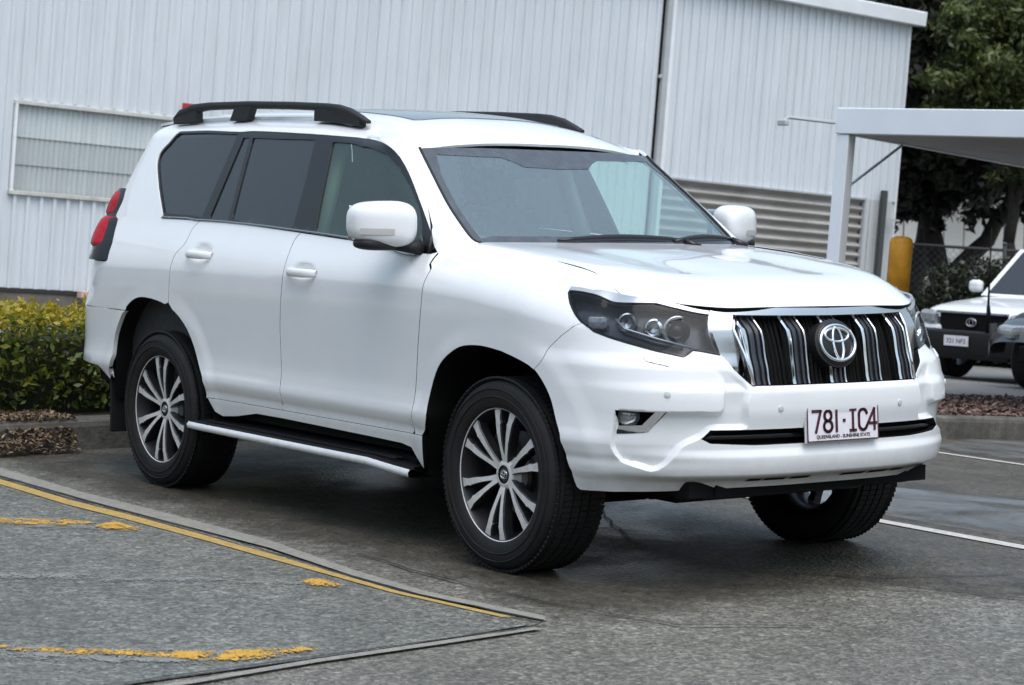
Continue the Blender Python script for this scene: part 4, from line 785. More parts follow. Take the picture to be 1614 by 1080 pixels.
def lower_raw(u, v):
    """v in [0,.7]: bottom .25 -> shoulder z0; [.7,1]: roll to z1"""
    u = np.asarray(u, float); v = np.asarray(v, float)
    z0 = z0t(u); z1 = z1t(u); i1 = i1t(u); e1 = e1t(u)
    za = .25 + (z0 - .25) * np.clip(v/.7, 0, 1)
    ia = Yin(za)
    t = np.clip((v - .7)/.3, 0, 1); h = z1 - z0
    i0 = Yin(z0); s0 = .12
    H00 = (1+2*t)*(1-t)**2; H10 = t*(1-t)**2; H01 = t*t*(3-2*t); H11 = t*t*(t-1)
    # parametric hermite in (I,z)
    dz1 = 1/np.sqrt(1+e1**2); di1 = e1*dz1; L = np.hypot(h, i1 - i0)
    zb = H00*z0 + H10*L*.99 + H01*z1 + H11*L*dz1
    ib = H00*i0 + H10*L*s0 + H01*i1 + H11*L*di1
    z = np.where(v > .7, zb, za); I = np.where(v > .7, ib, ia)
    Y = .9425
    # plan
    uf = np.clip(u - 2, 0, 1); ur = np.clip(1 - u, 0, 1)
    a = FxC(z) - XF0; b = Y - I
    c, s = superell(AMF(1-uf), nF(z))
    xf = XF0 + a*c; yf = b*s
    ar = XR0 - RxC(z); c2, s2 = superell(AMR(1-ur), nR(z))
    xr = XR0 - ar*c2; yr = b*s2
    xm = XR0 + (XF0 - XR0)*(u - 1)
    x = np.where(u > 2, xf, np.where(u < 1, xr, xm)); y = np.where(u > 2, yf, np.where(u < 1, yr, b))
    return np.stack([x, -y, z], -1)
# --- greenhouse: g in [1,2] flank, [2,3] A pillar + windscreen, [0,1] rear corner;  w in [0,1] belt -> roof seam
GR0 = -3.25
gx0 = lambda z: -1.05 - .35*(z-1.25)/.5
Wx = tab([1.15,1.25,1.68,1.80],[-.28,-.41,-.985,-1.145])
nW = tab([1.2,1.27,1.66,1.8],[6.0,6.0,4.8,4.4])
GRx = tab([1.2,1.25,1.45,1.72,1.8],[-3.77,-3.75,-3.66,-3.50,-3.46])
ztop = tab([-3.6,-3.3,-2.5,-1.7,-1.3,-1.12,-1.0,-.9],[1.765,1.775,1.79,1.775,1.735,1.695,1.665,1.64])
def green_raw(g, w):
    g = np.asarray(g, float); w = np.asarray(w, float)
    gf = np.clip(g-2, 0, 1); gr = np.clip(1-g, 0, 1)
    xs = GR0 + (-1.22 - GR0)*np.clip(g-1, 0, 1)
    zt = np.where(g > 2, float(ztop(-1.22)) + (1.682-float(ztop(-1.22)))*sst(0, .35, gf), ztop(xs))
    zr = zt - .07
    zb0 = beltx(xs) + (1.205 - beltx(-1.22))*sst(0, .25, gf)
    za = zb0 + (zr - zb0)*np.clip(w/.75, 0, 1)
    ia = .0695 + .37*(za - 1.25) + .02*((za-1.25)/.5)**2
    t = np.clip((w-.75)/.25, 0, 1)
    i0 = .0695 + .37*(zr-1.25) + .02*((zr-1.25)/.5)**2; s0 = .37 + .08*(zr-1.25)/.5
    i1 = i0 + .115*(1 - sst(0,.3,gf)) + .03*sst(0,.3,gf); L = np.hypot(.07, i1 - i0)
    H00 = (1+2*t)*(1-t)**2; H10 = t*(1-t)**2; H01 = t*t*(3-2*t); H11 = t*t*(t-1)
    k = 1/np.hypot(1, s0)
    eI, eZ = .96, .28
    zb = H00*zr + H10*L*k + H01*zt + H11*L*eZ
    ib = H00*i0 + H10*L*s0*k + H01*i1 + H11*L*eI
    z = np.where(w > .75, zb, za); I = np.where(w > .75, ib, ia)
    b = .9425 - I
    x0 = gx0(z); a = Wx(z) - x0
    c, s = superell(AMW(1-gf), nW(z))
    ar = GR0 - GRx(z); c2, s2 = superell(AMG(1-gr), 3.4)
    x = np.where(g > 2, x0 + a*c, np.where(g < 1, GR0 - ar*c2, GR0 + (x0-GR0)*(g-1)))
    y = np.where(g > 2, b*s, np.where(g < 1, b*s2, b))
    return np.stack([x, -y, z], -1)
hc = tab([-.6,-.45,-.1,.2,.45,.85],[1.285,1.272,1.246,1.216,1.186,1.135])
rc = tab([-3.75,-3.5,-3.2,-2.6,-2.0,-1.6,-1.3,-1.1,-1.0,-.9],[1.80,1.83,1.85,1.858,1.852,1.83,1.79,1.737,1.697,1.655])
hfx = tab([0,.3,.45,.60,.72,.80],[.832,.826,.800,.700,.490,.25])      # front edge of the bonnet (x) across the car
hfz = tab([0,.3,.45,.60,.72,.80],[1.070,1.069,1.066,1.076,1.103,1.14])
def hood_raw(x, y):
    x = np.asarray(x, float); a = np.abs(np.asarray(y, float))
    top = lambda q: hc(q)
    xf = hfx(a); d = np.clip((xf - x)/.34, 0, 1)
    z = top(x) - .005*(a/.7)**2 - .012*np.clip((a-.66)/.1, 0, 2)**2
    z = z - (top(xf) - .005*(a/.7)**2 - .012*np.clip((a-.66)/.1,0,2)**2 - hfz(a))*(1-d)**2.3
    r = np.exp(-((a-.55)/.11)**2)*.004 - np.exp(-((a-.32)/.13)**2)*.005
    z = z + r*sst(.75,.3,x)*sst(-.5,.1,x)
    return np.stack([x, np.asarray(y, float)+0*x, z], -1)
def roof_raw(x, y):
    x = np.asarray(x, float); a = np.abs(np.asarray(y, float))
    z = rc(x) - .060*(a/.6)**2.6
    return np.stack([x, np.asarray(y, float)+0*x, z], -1)
# panel outlines on the body surfaces (u, v)
OUT = {
 'rear_door': [[(1.1806,0.5628),(1.1811,0.5877),(1.1815,0.6126),(1.1820,0.6329),(1.1824,0.6436),(1.1829,0.6496),(1.1836,0.6616),(1.1843,0.6862),(1.1852,0.7167),(1.1863,0.7434),(1.1873,0.7612),(1.1885,0.7752),(1.1910,0.7914),(1.1961,0.8118),(1.2025,0.8345),(1.2074,0.8593),(1.2090,0.8881),(1.2091,0.9190),(1.2105,0.9463),(1.2144,0.9667),(1.2194,0.9833),(1.2245,1.0000),(1.2576,1.0000),(1.3485,1.0000),(1.4394,1.0000),(1.5066,1.0000),(1.5016,0.9741),(1.4978,0.9409),(1.4979,0.8871),(1.4992,0.8244),(1.4999,0.7575),(1.4999,0.6937),(1.4984,0.6458),(1.4963,0.6011),(1.4941,0.5500),(1.4926,0.4963),(1.4931,0.4389),(1.4944,0.3826),(1.4956,0.3298),(1.4968,0.2859),(1.4980,0.2607),(1.4981,0.2432),(1.4955,0.2251),(1.4920,0.2004),(1.3998,0.2004),(1.2868,0.2004),(1.2880,0.2109),(1.2896,0.2477),(1.2861,0.2830),(1.2758,0.3143),(1.2683,0.3430),(1.2623,0.3698),(1.2567,0.3952),(1.2507,0.4193),(1.2442,0.4419),(1.2370,0.4626),(1.2291,0.4811),(1.2205,0.4977),(1.2114,0.5126),(1.2019,0.5258),(1.1917,0.5373)]],
 'front_door': [[(1.4939,0.2079),(1.4974,0.2251),(1.5000,0.2432),(1.4999,0.2607),(1.4987,0.2859),(1.4975,0.3298),(1.4963,0.3826),(1.4950,0.4389),(1.4945,0.4963),(1.4960,0.5500),(1.4982,0.6011),(1.5003,0.6458),(1.5018,0.6937),(1.5018,0.7575),(1.5011,0.8244),(1.4998,0.8871),(1.4997,0.9409),(1.5035,0.9741),(1.5085,1.0000),(1.5606,1.0000),(1.6212,1.0000),(1.6818,1.0000),(1.7424,1.0000),(1.7879,1.0000),(1.8303,1.0000),(1.8289,0.9478),(1.8284,0.9000),(1.8310,0.8661),(1.8336,0.8353),(1.8339,0.8017),(1.8332,0.7603),(1.8321,0.7005),(1.8302,0.6335),(1.8265,0.5679),(1.8226,0.5021),(1.8199,0.4391),(1.8175,0.3731),(1.8153,0.2968),(1.8132,0.2114),(1.8082,0.2004),(1.7146,0.2004),(1.5957,0.2004),(1.4939,0.2004)]],
 'rocker': [[(1.2868,0.1979),(1.3998,0.1979),(1.4883,0.1979),(1.5957,0.1979),(1.7146,0.1979),(1.8104,0.1979),(1.8303,0.1979),(1.8184,0.0835),(1.8083,0.1138),(1.7990,0.1488),(1.7780,0.1582),(1.7102,0.1612),(1.5915,0.1649),(1.4912,0.1678),(1.4198,0.1675),(1.3613,0.1423),(1.3216,0.1320),(1.3043,0.1479),(1.2880,0.2109)]],
 'fender': [[(1.8151,0.2172),(1.8172,0.2968),(1.8194,0.3731),(1.8218,0.4391),(1.8245,0.5021),(1.8284,0.5679),(1.8321,0.6335),(1.8340,0.7005),(1.8351,0.7603),(1.8358,0.8017),(1.8355,0.8353),(1.8329,0.8661),(1.8303,0.9000),(1.8308,0.9478),(1.8322,1.0000),(1.8364,1.0000),(1.8455,1.0000),(1.8939,1.0000),(1.9545,1.0000),(2.0000,1.0000),(2.0600,1.0000),(2.1042,0.9980),(2.2678,0.9980),(2.3314,0.9980),(2.3760,0.9858),(2.3177,0.8954),(2.2525,0.8648),(2.2514,0.8418),(2.2713,0.7957),(2.2931,0.7542),(2.3123,0.7235),(2.3156,0.7214),(2.2503,0.6550),(2.1881,0.5863),(2.1217,0.5130),(2.1021,0.5244),(2.0794,0.5320),(2.0565,0.5388),(2.0343,0.5447),(2.0102,0.5488),(1.9929,0.5517),(1.9811,0.5533),(1.9694,0.5532),(1.9582,0.5516),(1.9479,0.5488),(1.9381,0.5449),(1.9292,0.5404),(1.9216,0.5359),(1.9147,0.5304),(1.9074,0.5221),(1.8986,0.5098),(1.8893,0.4945),(1.8810,0.4783),(1.8745,0.4627),(1.8691,0.4460),(1.8638,0.4247),(1.8582,0.3951),(1.8532,0.3609),(1.8502,0.3301),(1.8488,0.3072),(1.8490,0.2875),(1.8480,0.2635),(1.8400,0.2282),(1.8303,0.2004),(1.8151,0.2004)]],
 'headlight': [[(2.2534,0.8418),(2.2733,0.7957),(2.2951,0.7542),(2.3143,0.7235),(2.3445,0.6914),(2.3990,0.6679),(2.4860,0.6269),(2.5466,0.6023),(2.5572,0.6099),(2.5683,0.6216),(2.5939,0.6143),(2.6320,0.6041),(2.6182,0.6630),(2.6119,0.7393),(2.6120,0.8859),(2.4891,0.9756),(2.3845,0.9756),(2.3183,0.8938),(2.2557,0.8665)]],
 'bumper': [[(2.1241,0.5130),(2.1905,0.5863),(2.2527,0.6550),(2.3180,0.7214),(2.3202,0.7166),(2.3441,0.6887),(2.3987,0.6653),(2.4858,0.6243),(2.5468,0.5998),(2.5572,0.6073),(2.5683,0.6191),(2.5939,0.6118),(2.6322,0.6016),(2.6335,0.6041),(2.6635,0.5751),(2.7311,0.5006),(2.8500,0.5005),(3.0000,0.5005),(3.0000,0.1419),(2.8500,0.1419),(2.7200,0.1419),(2.5621,0.1348),(2.4367,0.1290),(2.3665,0.1289),(2.2856,0.1230),(2.2734,0.1318),(2.2581,0.1650),(2.2340,0.1973),(2.2234,0.2304),(2.2225,0.2698),(2.2168,0.3095),(2.2007,0.3431),(2.1890,0.3722),(2.1802,0.3984),(2.1729,0.4216),(2.1659,0.4406),(2.1589,0.4562),(2.1509,0.4712),(2.1432,0.4869),(2.1341,0.5020)]],
 'slot': [[(2.5973,0.3220),(2.6190,0.3529),(2.7500,0.3524),(2.9000,0.3524),(3.0000,0.3524),(3.0000,0.2970),(2.9000,0.2970),(2.7500,0.2970),(2.6247,0.3052)]],
 'channel': [[(2.3646,0.4277),(2.4979,0.4225),(2.6354,0.4137),(2.6453,0.4255),(2.6471,0.4748),(2.6486,0.5120),(2.6322,0.5416),(2.6027,0.5729),(2.6572,0.5689),(2.7251,0.4986),(2.7156,0.4352),(2.7219,0.3538),(2.6222,0.3535),(2.5959,0.3231),(2.5590,0.3030),(2.4704,0.2064),(2.3677,0.2477)]],
 'fogbox': [[(2.3647,0.4255),(2.5012,0.4191),(2.4589,0.3517),(2.4452,0.3448),(2.3759,0.3412)]],
 'fogchrome': [[(2.3688,0.3684),(2.4379,0.3715),(2.4700,0.4198),(2.4999,0.4236),(2.4575,0.3494),(2.3714,0.3417)]],
 'foglamp': [(2.3898,0.3991)],
 'undercut': [[(2.5615,0.1362),(2.6835,0.2131)]],
 'under_lip': [(2.4672,0.2039),(2.6835,0.2131),(2.7327,0.2135)],
 'wingline': [(2.2265,0.5893),(2.3267,0.5962),(2.4061,0.5848),(2.5386,0.5510),(2.6273,0.5374)],
 'sensors': [(2.5018,0.4813),(2.8114,0.4233)],
 'washer': [[(2.4526,0.6067),(2.4606,0.5939),(2.5136,0.5741),(2.5104,0.5827),(2.4775,0.6014)]],
 'quarter_lower': [[(1.1787,0.5628),(1.1792,0.5877),(1.1796,0.6126),(1.1801,0.6329),(1.1805,0.6436),(1.1810,0.6496),(1.1817,0.6616),(1.1824,0.6862),(1.1833,0.7167),(1.1844,0.7434),(1.1854,0.7612),(1.1866,0.7752),(1.1891,0.7914),(1.1942,0.8118),(1.2006,0.8345),(1.2055,0.8593),(1.2071,0.8881),(1.2072,0.9190),(1.2086,0.9463),(1.2125,0.9667),(1.2175,0.9833),(1.2226,1.0000),(1.1500,1.0000),(1.0000,1.0000),(0.8400,1.0000),(0.8612,0.8327),(0.9300,0.7400),(0.9150,0.7220),(0.7000,0.7220),(0.6600,0.7100),(0.6600,0.5162),(1.0428,0.5162),(1.0458,0.5318),(1.0531,0.5447),(1.0609,0.5561),(1.0694,0.5651),(1.0781,0.5717),(1.0874,0.5761),(1.0984,0.5780),(1.1122,0.5771),(1.1276,0.5738),(1.1424,0.5691),(1.1558,0.5633),(1.1687,0.5560)]],
 'rear_bumper': [[(0.0000,0.5122),(0.3000,0.5122),(0.6000,0.5122),(1.0000,0.5122),(1.0418,0.5122),(1.0332,0.5032),(1.0270,0.4847),(1.0201,0.4614),(1.0131,0.4345),(1.0071,0.4059),(1.0032,0.3756),(1.0016,0.3439),(1.0013,0.3125),(0.9718,0.2082),(0.9000,0.2600),(0.7500,0.2700),(0.5000,0.2700),(0.2500,0.2700),(0.0000,0.2700)]],
 'archR': [(1.0013,0.3125),(1.0016,0.3439),(1.0032,0.3756),(1.0071,0.4059),(1.0131,0.4345),(1.0201,0.4614),(1.0270,0.4847),(1.0332,0.5032),(1.0392,0.5183),(1.0458,0.5318),(1.0531,0.5447),(1.0609,0.5561),(1.0694,0.5651),(1.0781,0.5717),(1.0874,0.5761),(1.0984,0.5780),(1.1122,0.5771),(1.1276,0.5738),(1.1424,0.5691),(1.1558,0.5633),(1.1687,0.5560),(1.1807,0.5473),(1.1917,0.5373),(1.2019,0.5258),(1.2114,0.5126),(1.2205,0.4977),(1.2291,0.4811),(1.2370,0.4626),(1.2442,0.4419),(1.2507,0.4193),(1.2567,0.3952),(1.2623,0.3698),(1.2683,0.3430),(1.2758,0.3143),(1.2861,0.2830),(1.2896,0.2477),(1.2880,0.2109)],
 'archF': [(1.8184,0.0835),(1.8226,0.1066),(1.8263,0.1294),(1.8303,0.1560),(1.8354,0.1904),(1.8400,0.2282),(1.8480,0.2635),(1.8490,0.2875),(1.8488,0.3072),(1.8502,0.3301),(1.8532,0.3609),(1.8582,0.3951),(1.8638,0.4247),(1.8691,0.4460),(1.8745,0.4627),(1.8810,0.4783),(1.8893,0.4945),(1.8986,0.5098),(1.9074,0.5221),(1.9147,0.5304),(1.9216,0.5359),(1.9292,0.5404),(1.9381,0.5449),(1.9479,0.5488),(1.9582,0.5516),(1.9694,0.5532),(1.9811,0.5533),(1.9929,0.5517),(2.0102,0.5488),(2.0343,0.5447),(2.0565,0.5388),(2.0794,0.5320),(2.1021,0.5244),(2.1208,0.5147),(2.1341,0.5020),(2.1432,0.4869),(2.1509,0.4712),(2.1589,0.4562),(2.1659,0.4406),(2.1729,0.4216),(2.1802,0.3984),(2.1890,0.3722),(2.2007,0.3431),(2.2168,0.3095),(2.2225,0.2698),(2.2234,0.2304),(2.2340,0.1973),(2.2581,0.1650),(2.2734,0.1318)],
 'side_upper': [[(1.1588,0.0324),(1.0918,0.2851),(1.0778,0.3422),(1.0632,0.3998),(1.0513,0.4487),(1.0436,0.4826),(1.0390,0.5073),(1.0361,0.5319),(1.0341,0.5593),(1.0339,0.5866),(1.0367,0.6146),(1.0439,0.6437),(1.0542,0.6733),(1.0647,0.7028),(1.0933,0.8120),(1.2510,0.7989),(1.3147,0.7857),(1.3761,0.7760),(1.4250,0.7718),(1.4508,0.7742),(1.4655,0.7797),(1.4929,0.7825),(1.5432,0.7810),(1.6048,0.7784),(1.6689,0.7762),(1.7365,0.7743),(1.8058,0.7760),(1.8650,0.7896),(1.9104,0.8083),(1.9469,0.8281),(1.9771,0.8474),(2.0026,0.8681),(2.0867,0.8752),(2.1630,0.8993),(2.2308,0.9172),(2.2694,0.9121),(2.2945,0.8916),(2.3141,0.8623),(2.3291,0.8256),(2.3407,0.7755),(2.3530,0.7269),(2.3632,0.6829),(2.3709,0.6271),(2.3757,0.5519),(2.3782,0.4656),(2.3797,0.3861),(2.3806,0.3210),(2.3809,0.2622),(2.3812,0.2038),(2.3744,0.0757),(2.3850,0.0000),(2.4500,0.0000),(2.6000,0.0000),(2.5545,0.1113),(2.5457,0.1176),(2.5368,0.1239),(2.5286,0.1424),(2.5209,0.1821),(2.5134,0.2342),(2.5066,0.2847),(2.5010,0.3252),(2.4964,0.3638),(2.4919,0.4111),(2.4871,0.4738),(2.4823,0.5456),(2.4773,0.6176),(2.4722,0.6866),(2.4670,0.7606),(2.4669,0.8741),(2.4620,0.9300),(2.4550,1.0000),(2.3500,1.0000),(2.2000,1.0000),(2.0000,1.0000),(1.7000,1.0000),(1.4000,1.0000),(1.1000,1.0000),(1.0000,1.0000),(0.9000,1.0000),(0.6600,1.0000),(0.6600,0.6000),(0.7000,0.3000),(0.7400,0.2620),(0.8300,0.2620),(0.8750,0.1700),(0.8650,0.0000),(1.0000,0.0000),(1.1550,0.0000)]],
 'opening': [[(1.1588,0.0324),(1.0918,0.2851),(1.0778,0.3422),(1.0632,0.3998),(1.0513,0.4487),(1.0436,0.4826),(1.0390,0.5073),(1.0361,0.5319),(1.0341,0.5593),(1.0339,0.5866),(1.0367,0.6146),(1.0439,0.6437),(1.0542,0.6733),(1.0647,0.7028),(1.0933,0.8120),(1.2510,0.7989),(1.3147,0.7857),(1.3761,0.7760),(1.4250,0.7718),(1.4508,0.7742),(1.4655,0.7797),(1.4929,0.7825),(1.5432,0.7810),(1.6048,0.7784),(1.6689,0.7762),(1.7365,0.7743),(1.8058,0.7760),(1.8650,0.7896),(1.9104,0.8083),(1.9469,0.8281),(1.9771,0.8474),(2.0026,0.8681),(2.0867,0.8752),(2.1630,0.8993),(2.2308,0.9172),(2.2694,0.9121),(2.2945,0.8916),(2.3141,0.8623),(2.3291,0.8256),(2.3407,0.7755),(2.3530,0.7269),(2.3632,0.6829),(2.3709,0.6271),(2.3757,0.5519),(2.3782,0.4656),(2.3797,0.3861),(2.3806,0.3210),(2.3809,0.2622),(2.3812,0.2038),(2.3744,0.0757)]],
 'quarter_glass': [[(1.1588,0.0324),(1.0918,0.2851),(1.0778,0.3422),(1.0632,0.3998),(1.0513,0.4487),(1.0436,0.4826),(1.0390,0.5073),(1.0361,0.5319),(1.0341,0.5593),(1.0339,0.5866),(1.0367,0.6146),(1.0439,0.6437),(1.0542,0.6733),(1.0647,0.7028),(1.0933,0.8120),(1.2510,0.7989),(1.3147,0.7857),(1.3761,0.7760),(1.4192,0.7643),(1.3451,0.0147)]],
 'rear_fixed_glass': [[(1.4469,0.7195),(1.4809,0.7186),(1.4610,0.0096),(1.3748,0.0205)]],
 'rear_door_glass': [[(1.4959,0.7190),(1.4756,0.0341),(1.5764,-0.0055),(1.7302,-0.0042),(1.7462,0.1651),(1.7717,0.4193),(1.7944,0.7271),(1.6278,0.7178)]],
 'front_glass': [[(1.8738,0.7322),(1.9620,0.7651),(2.0969,0.7769),(2.2477,0.7704),(2.3200,0.6801),(2.3515,0.5447),(2.3641,0.3581),(2.3494,0.2447),(2.3247,0.1087),(2.0811,0.0219),(1.9274,-0.0149),(1.8188,-0.0153),(1.8384,0.2613)]],
 'windscreen': [[(2.5545,0.1113),(2.5457,0.1176),(2.5368,0.1239),(2.5286,0.1424),(2.5209,0.1821),(2.5134,0.2342),(2.5066,0.2847),(2.5010,0.3252),(2.4964,0.3638),(2.4919,0.4111),(2.4871,0.4738),(2.4823,0.5456),(2.4773,0.6176),(2.4722,0.6866),(2.4670,0.7606),(2.4669,0.8741)]],
 'sunroof': [(-1.5336,-0.4925),(-1.3726,-0.4531),(-1.2351,-0.3431),(-1.2363,0.1114),(-1.3191,-0.2855)],
 'washerpt': [],
 'roofseam': [(-1.5529,-0.5036),(-1.4128,-0.4937),(-1.2440,-0.5379),(-1.0446,-0.5974)],
 'tailgap': [(0.0000,0.0000)],
 'surround': [[(3.0000,0.9970),(2.9000,0.9970),(2.7500,0.9970),(2.6134,0.9460),(2.6074,0.6734),(2.6334,0.6062),(2.6628,0.5772),(2.7320,0.5047),(2.7339,0.5046),(2.6912,0.6041),(2.6657,0.6908),(2.6699,0.8652),(2.8500,0.8652),(3.0000,0.8652)]],
 'hl_strip': [[(2.2550,0.8680),(2.3183,0.8938),(2.3845,0.9756),(2.4891,0.9756),(2.6098,0.9123),(2.6105,0.8570),(2.4908,0.9374),(2.3240,0.8761),(2.2553,0.8480)]],
 'lamps': [(2.3496,0.7522),(2.4277,0.7722),(2.4900,0.7262),(2.5399,0.6945)],
}
# ================================================================ the parked white SUV
SUV = tag(empty('parked_suv'), 'large white four wheel drive with roof rails parked in front of the corrugated building', 'car')
SCL = (3.3, 1.05); LF = 1.42
def arch_d(x, z, xc): return np.hypot(x - xc, (z - .385)*1.0)
def chaikin(P, n=2):
    P = np.asarray(P, float)
    for _ in range(n): Q = np.roll(P, -1, 0); P = np.stack([.88*P+.12*Q, .12*P+.88*Q], 1).reshape(-1, 2)
    return P
CHN = chaikin(OUT['channel'][0]); CH = CHN*(LF, 1.06)
WL = np.array(OUT['wingline'])*(LF, 1.06)
def lower(u, v):
    """lower body with its sculpting: arch flares, handle cups, recessed bumper corners"""
    P = lower_raw(u, v); u = np.asarray(u, float); v = np.asarray(v, float)
    e = 3e-4
    d = np.zeros(P.shape[:-1]); dh = np.zeros(P.shape[:-1])
    x, z = P[..., 0], P[..., 2]
    flank = (u > .7) & (u < 2.45) & (v < .74)
    for xc in (0., -2.79):
        r = arch_d(x, z, xc); d = d + np.where(flank, .007*sst(.625, .540, r)*sst(1.0, .8, z), 0)
    for hu, hv in ((1.263, .812), (1.550, .752)):
        rr = ((u-hu)*3.3/.085)**2 + ((v-hv)*.9/.040)**2; d = d - .014*np.exp(-rr*rr)
    if np.any(u > 2.3):
        q = np.stack([u*LF, v*1.06], -1).reshape(-1, 2); k = (q[:, 0] > 2.3*LF) & (q[:, 1] < .75*1.06)
        s = np.zeros(len(q))
        if k.any():
            s0 = -sdf(q[k], CH)
            wd = .008 + .012*sst(2.372*LF, 2.43*LF, q[k][:, 0]); s[k] = -.026*np.clip((s0+.003)/(wd+.003), 0, 1)**2*(3-2*np.clip((s0+.003)/(wd+.003), 0, 1))*sst(.86, .70, z.reshape(-1)[k])
        dh = s.reshape(d.shape)
    du = lower_raw(u+e/3, v) - lower_raw(u-e/3, v); dv = lower_raw(u, v+e) - lower_raw(u, v-e)
    N = np.cross(du, dv); N = N/np.maximum(np.linalg.norm(N, axis=-1, keepdims=True), 1e-14)
    # outward
    s = np.sign((N[..., 0]*(x+1.4)/4 + N[..., 1]*P[..., 1]))[..., None]; s = np.where(s == 0, 1, s)
    Nh = N*s*np.array([1., 1., 0.]); Nh = Nh/np.maximum(np.linalg.norm(Nh, axis=-1, keepdims=True), 1e-9)
    return P + N*s*d[..., None] + Nh*dh[..., None]
pt = M['paint']
archrim = lambda uv: np.where(uv[:, 1] < .60, .022, .012)
def pair(name, fn, loops, res, mat, sc=SCL, **kw):
    a = panel(name, fn, loops, sc, res, mat, SUV, **kw); b = panel(name, fn, loops, sc, res, mat, SUV, mirror=True, **kw); return a, b
D_R = pair('rear_door', lower, OUT['rear_door'], .022, pt, dark=M['matt_black'], rimfrac=archrim)
D_F = pair('front_door', lower, OUT['front_door'], .022, pt, dark=M['matt_black'])
pair('sill_panel', lower, OUT['rocker'], .022, pt, rim=.05, dark=M['matt_black'])
pair('front_wing', lower, OUT['fender'], .020, pt, dark=M['matt_black'], rimfrac=archrim)
pair('rear_wing', lower, OUT['quarter_lower'], .022, pt, dark=M['matt_black'], rimfrac=archrim)
nocen3 = lambda p: p[0] > 2.999
nocen0 = lambda p: p[0] < .001
slot = OUT['slot'][0]
# the long intake runs to the middle, so the outline walks round it: two bumper pieces that meet at the slot ends
bp = OUT['bumper'][0]
def bumper_loops():
    # cut the half outline at u=3 by a notch for the intake
    top = [p for p in slot[:5]]; low = [p for p in slot[5:]]
    i = [k for k, p in enumerate(bp) if p[0] > 2.999]
    a, b = i[0], i[-1]
    return [bp[:a+1] + top[::-1] + low[::-1] + bp[b:], OUT['fogbox'][0]]
BL = bumper_loops()
def shrink(poly, sc, d):
    P = np.array(poly)*sc; n = len(P); o = []
    A = .5*np.sum(P[:, 0]*np.roll(P[:, 1], -1) - np.roll(P[:, 0], -1)*P[:, 1]); sg = 1 if A > 0 else -1
    for i in range(n):
        e1 = P[i]-P[i-1]; e2 = P[(i+1) % n]-P[i]; e1 /= np.linalg.norm(e1)+1e-9; e2 /= np.linalg.norm(e2)+1e-9
        nn = np.array([-(e1[1]+e2[1]), e1[0]+e2[0]])*sg; nn /= max(np.linalg.norm(nn), .5); o.append(tuple((P[i]+nn*d)/sc))
    return o
HS = np.array((LF, 1.06))
def clip_feat(L):   # contour lines of the recess that stay clear of the outline and the lamp hole
    q = np.array(densify(np.array(L)*HS, .0045)); k = (np.abs(sdf(q, np.array(BL[0])*HS)) > .006) & in_poly(q, np.array(BL[0])*HS) & (sdf(q, np.array(BL[1])*HS) > .006)
    return q[k]/HS
panel('front_bumper', lower, BL, HS, .0095, pt, SUV, rim=.03, dark=M['matt_black'], rimfrac=lambda uv: np.where(uv[:, 0] < 2.275, .022, .03), both=True, norim=nocen3, fpts=np.concatenate([clip_feat(shrink(CHN, HS, d)) for d in (-.003, .0, .003, .006, .009, .015, .021, .026)]))
panel('rear_bumper', lower, OUT['rear_bumper'], (1.6, 1.05), .03, pt, SUV, rim=.03, rimfrac=archrim, both=True, norim=nocen0)
pair('side_body', green_raw, OUT['side_upper'], .02, pt, sc=(2.2, .5), rim=.012)
# window openings: black frame with the panes set in it
OP = OUT['opening'][0]
frame = OP + [(2.30, -.03), (1.9, -.04), (1.5, -.03), (1.30, 0.0), (1.165, .010)]
holes = [OUT['quarter_glass'][0], OUT['rear_fixed_glass'][0], OUT['rear_door_glass'][0], OUT['front_glass'][0]]
GS = np.array((2.2, .5))
holes[0] = shrink(holes[0], GS, .012)
pair('window_frame', green_raw, [shrink(frame, GS, .002)] + holes, .025, M['gloss_black'], sc=(2.2, .5), offset=-.004, rim=.01)
for nm, h, m in (('quarter_window', holes[0], 'glass_dark'), ('rear_vent_window', holes[1], 'glass_dark'), ('rear_door_window', holes[2], 'glass_dark'), ('front_door_window', holes[3], 'glass_side')):
    pair(nm, green_raw, [shrink(h, GS, -.004)], .03, M[m], sc=(2.2, .5), offset=-.010, rim=0)
# windscreen: laminated pane, ceramic border
wse = OUT['windscreen'][0]; wb = wse[0]; wt = wse[-1]
fixc = lambda L: [(3.0, p[1]) if p[0] > 2.985 else p for p in L]
ws = [(wb[0], wb[1]), *wse[1:], (wt[0]+.05, wt[1]+.012), (2.7, .903), (2.85, .905), (3.0, .905), (3.0, .075), (2.8, .075), (wb[0]+.06, .085)]
WSC = np.array((.95, .5))
panel('windscreen', green_raw, [fixc(shrink(ws, WSC, .002))], WSC, .03, M['glass_wind'], SUV, rim=0, offset=-.004, both=True)
inner = [(wb[0]+.05, .165)] + [(p[0]+.030, p[1]) for p in wse[3:-3]] + [(wt[0]+.052, .80), (2.62, .792), (2.78, .785), (2.86, .70), (3.0, .69), (3.0, .165), (2.8, .165)]
fr_outer = fixc(shrink(ws, WSC, .001))
def notch(outer, hole):
    i = [k for k, p in enumerate(outer) if p[0] > 2.99]; j = [k for k, p in enumerate(hole) if p[0] > 2.99]
    return outer[:i[0]+1] + hole[:j[0]+1][::-1] + hole[j[-1]:][::-1] + outer[i[-1]:]
panel('windscreen_border', green_raw, [notch(fr_outer, inner)], WSC, .025, M['frit'], SUV, rim=0, offset=-.002, both=True)
MB().tube([Vector(green_raw(p[0]-.002, p[1])) for p in wse], .006, 6).tube([Vector(green_raw(p[0]-.002, p[1]))*1 for p in wse], .001, 3).build('pillar_seal', M['black_plastic'], SUV, True)
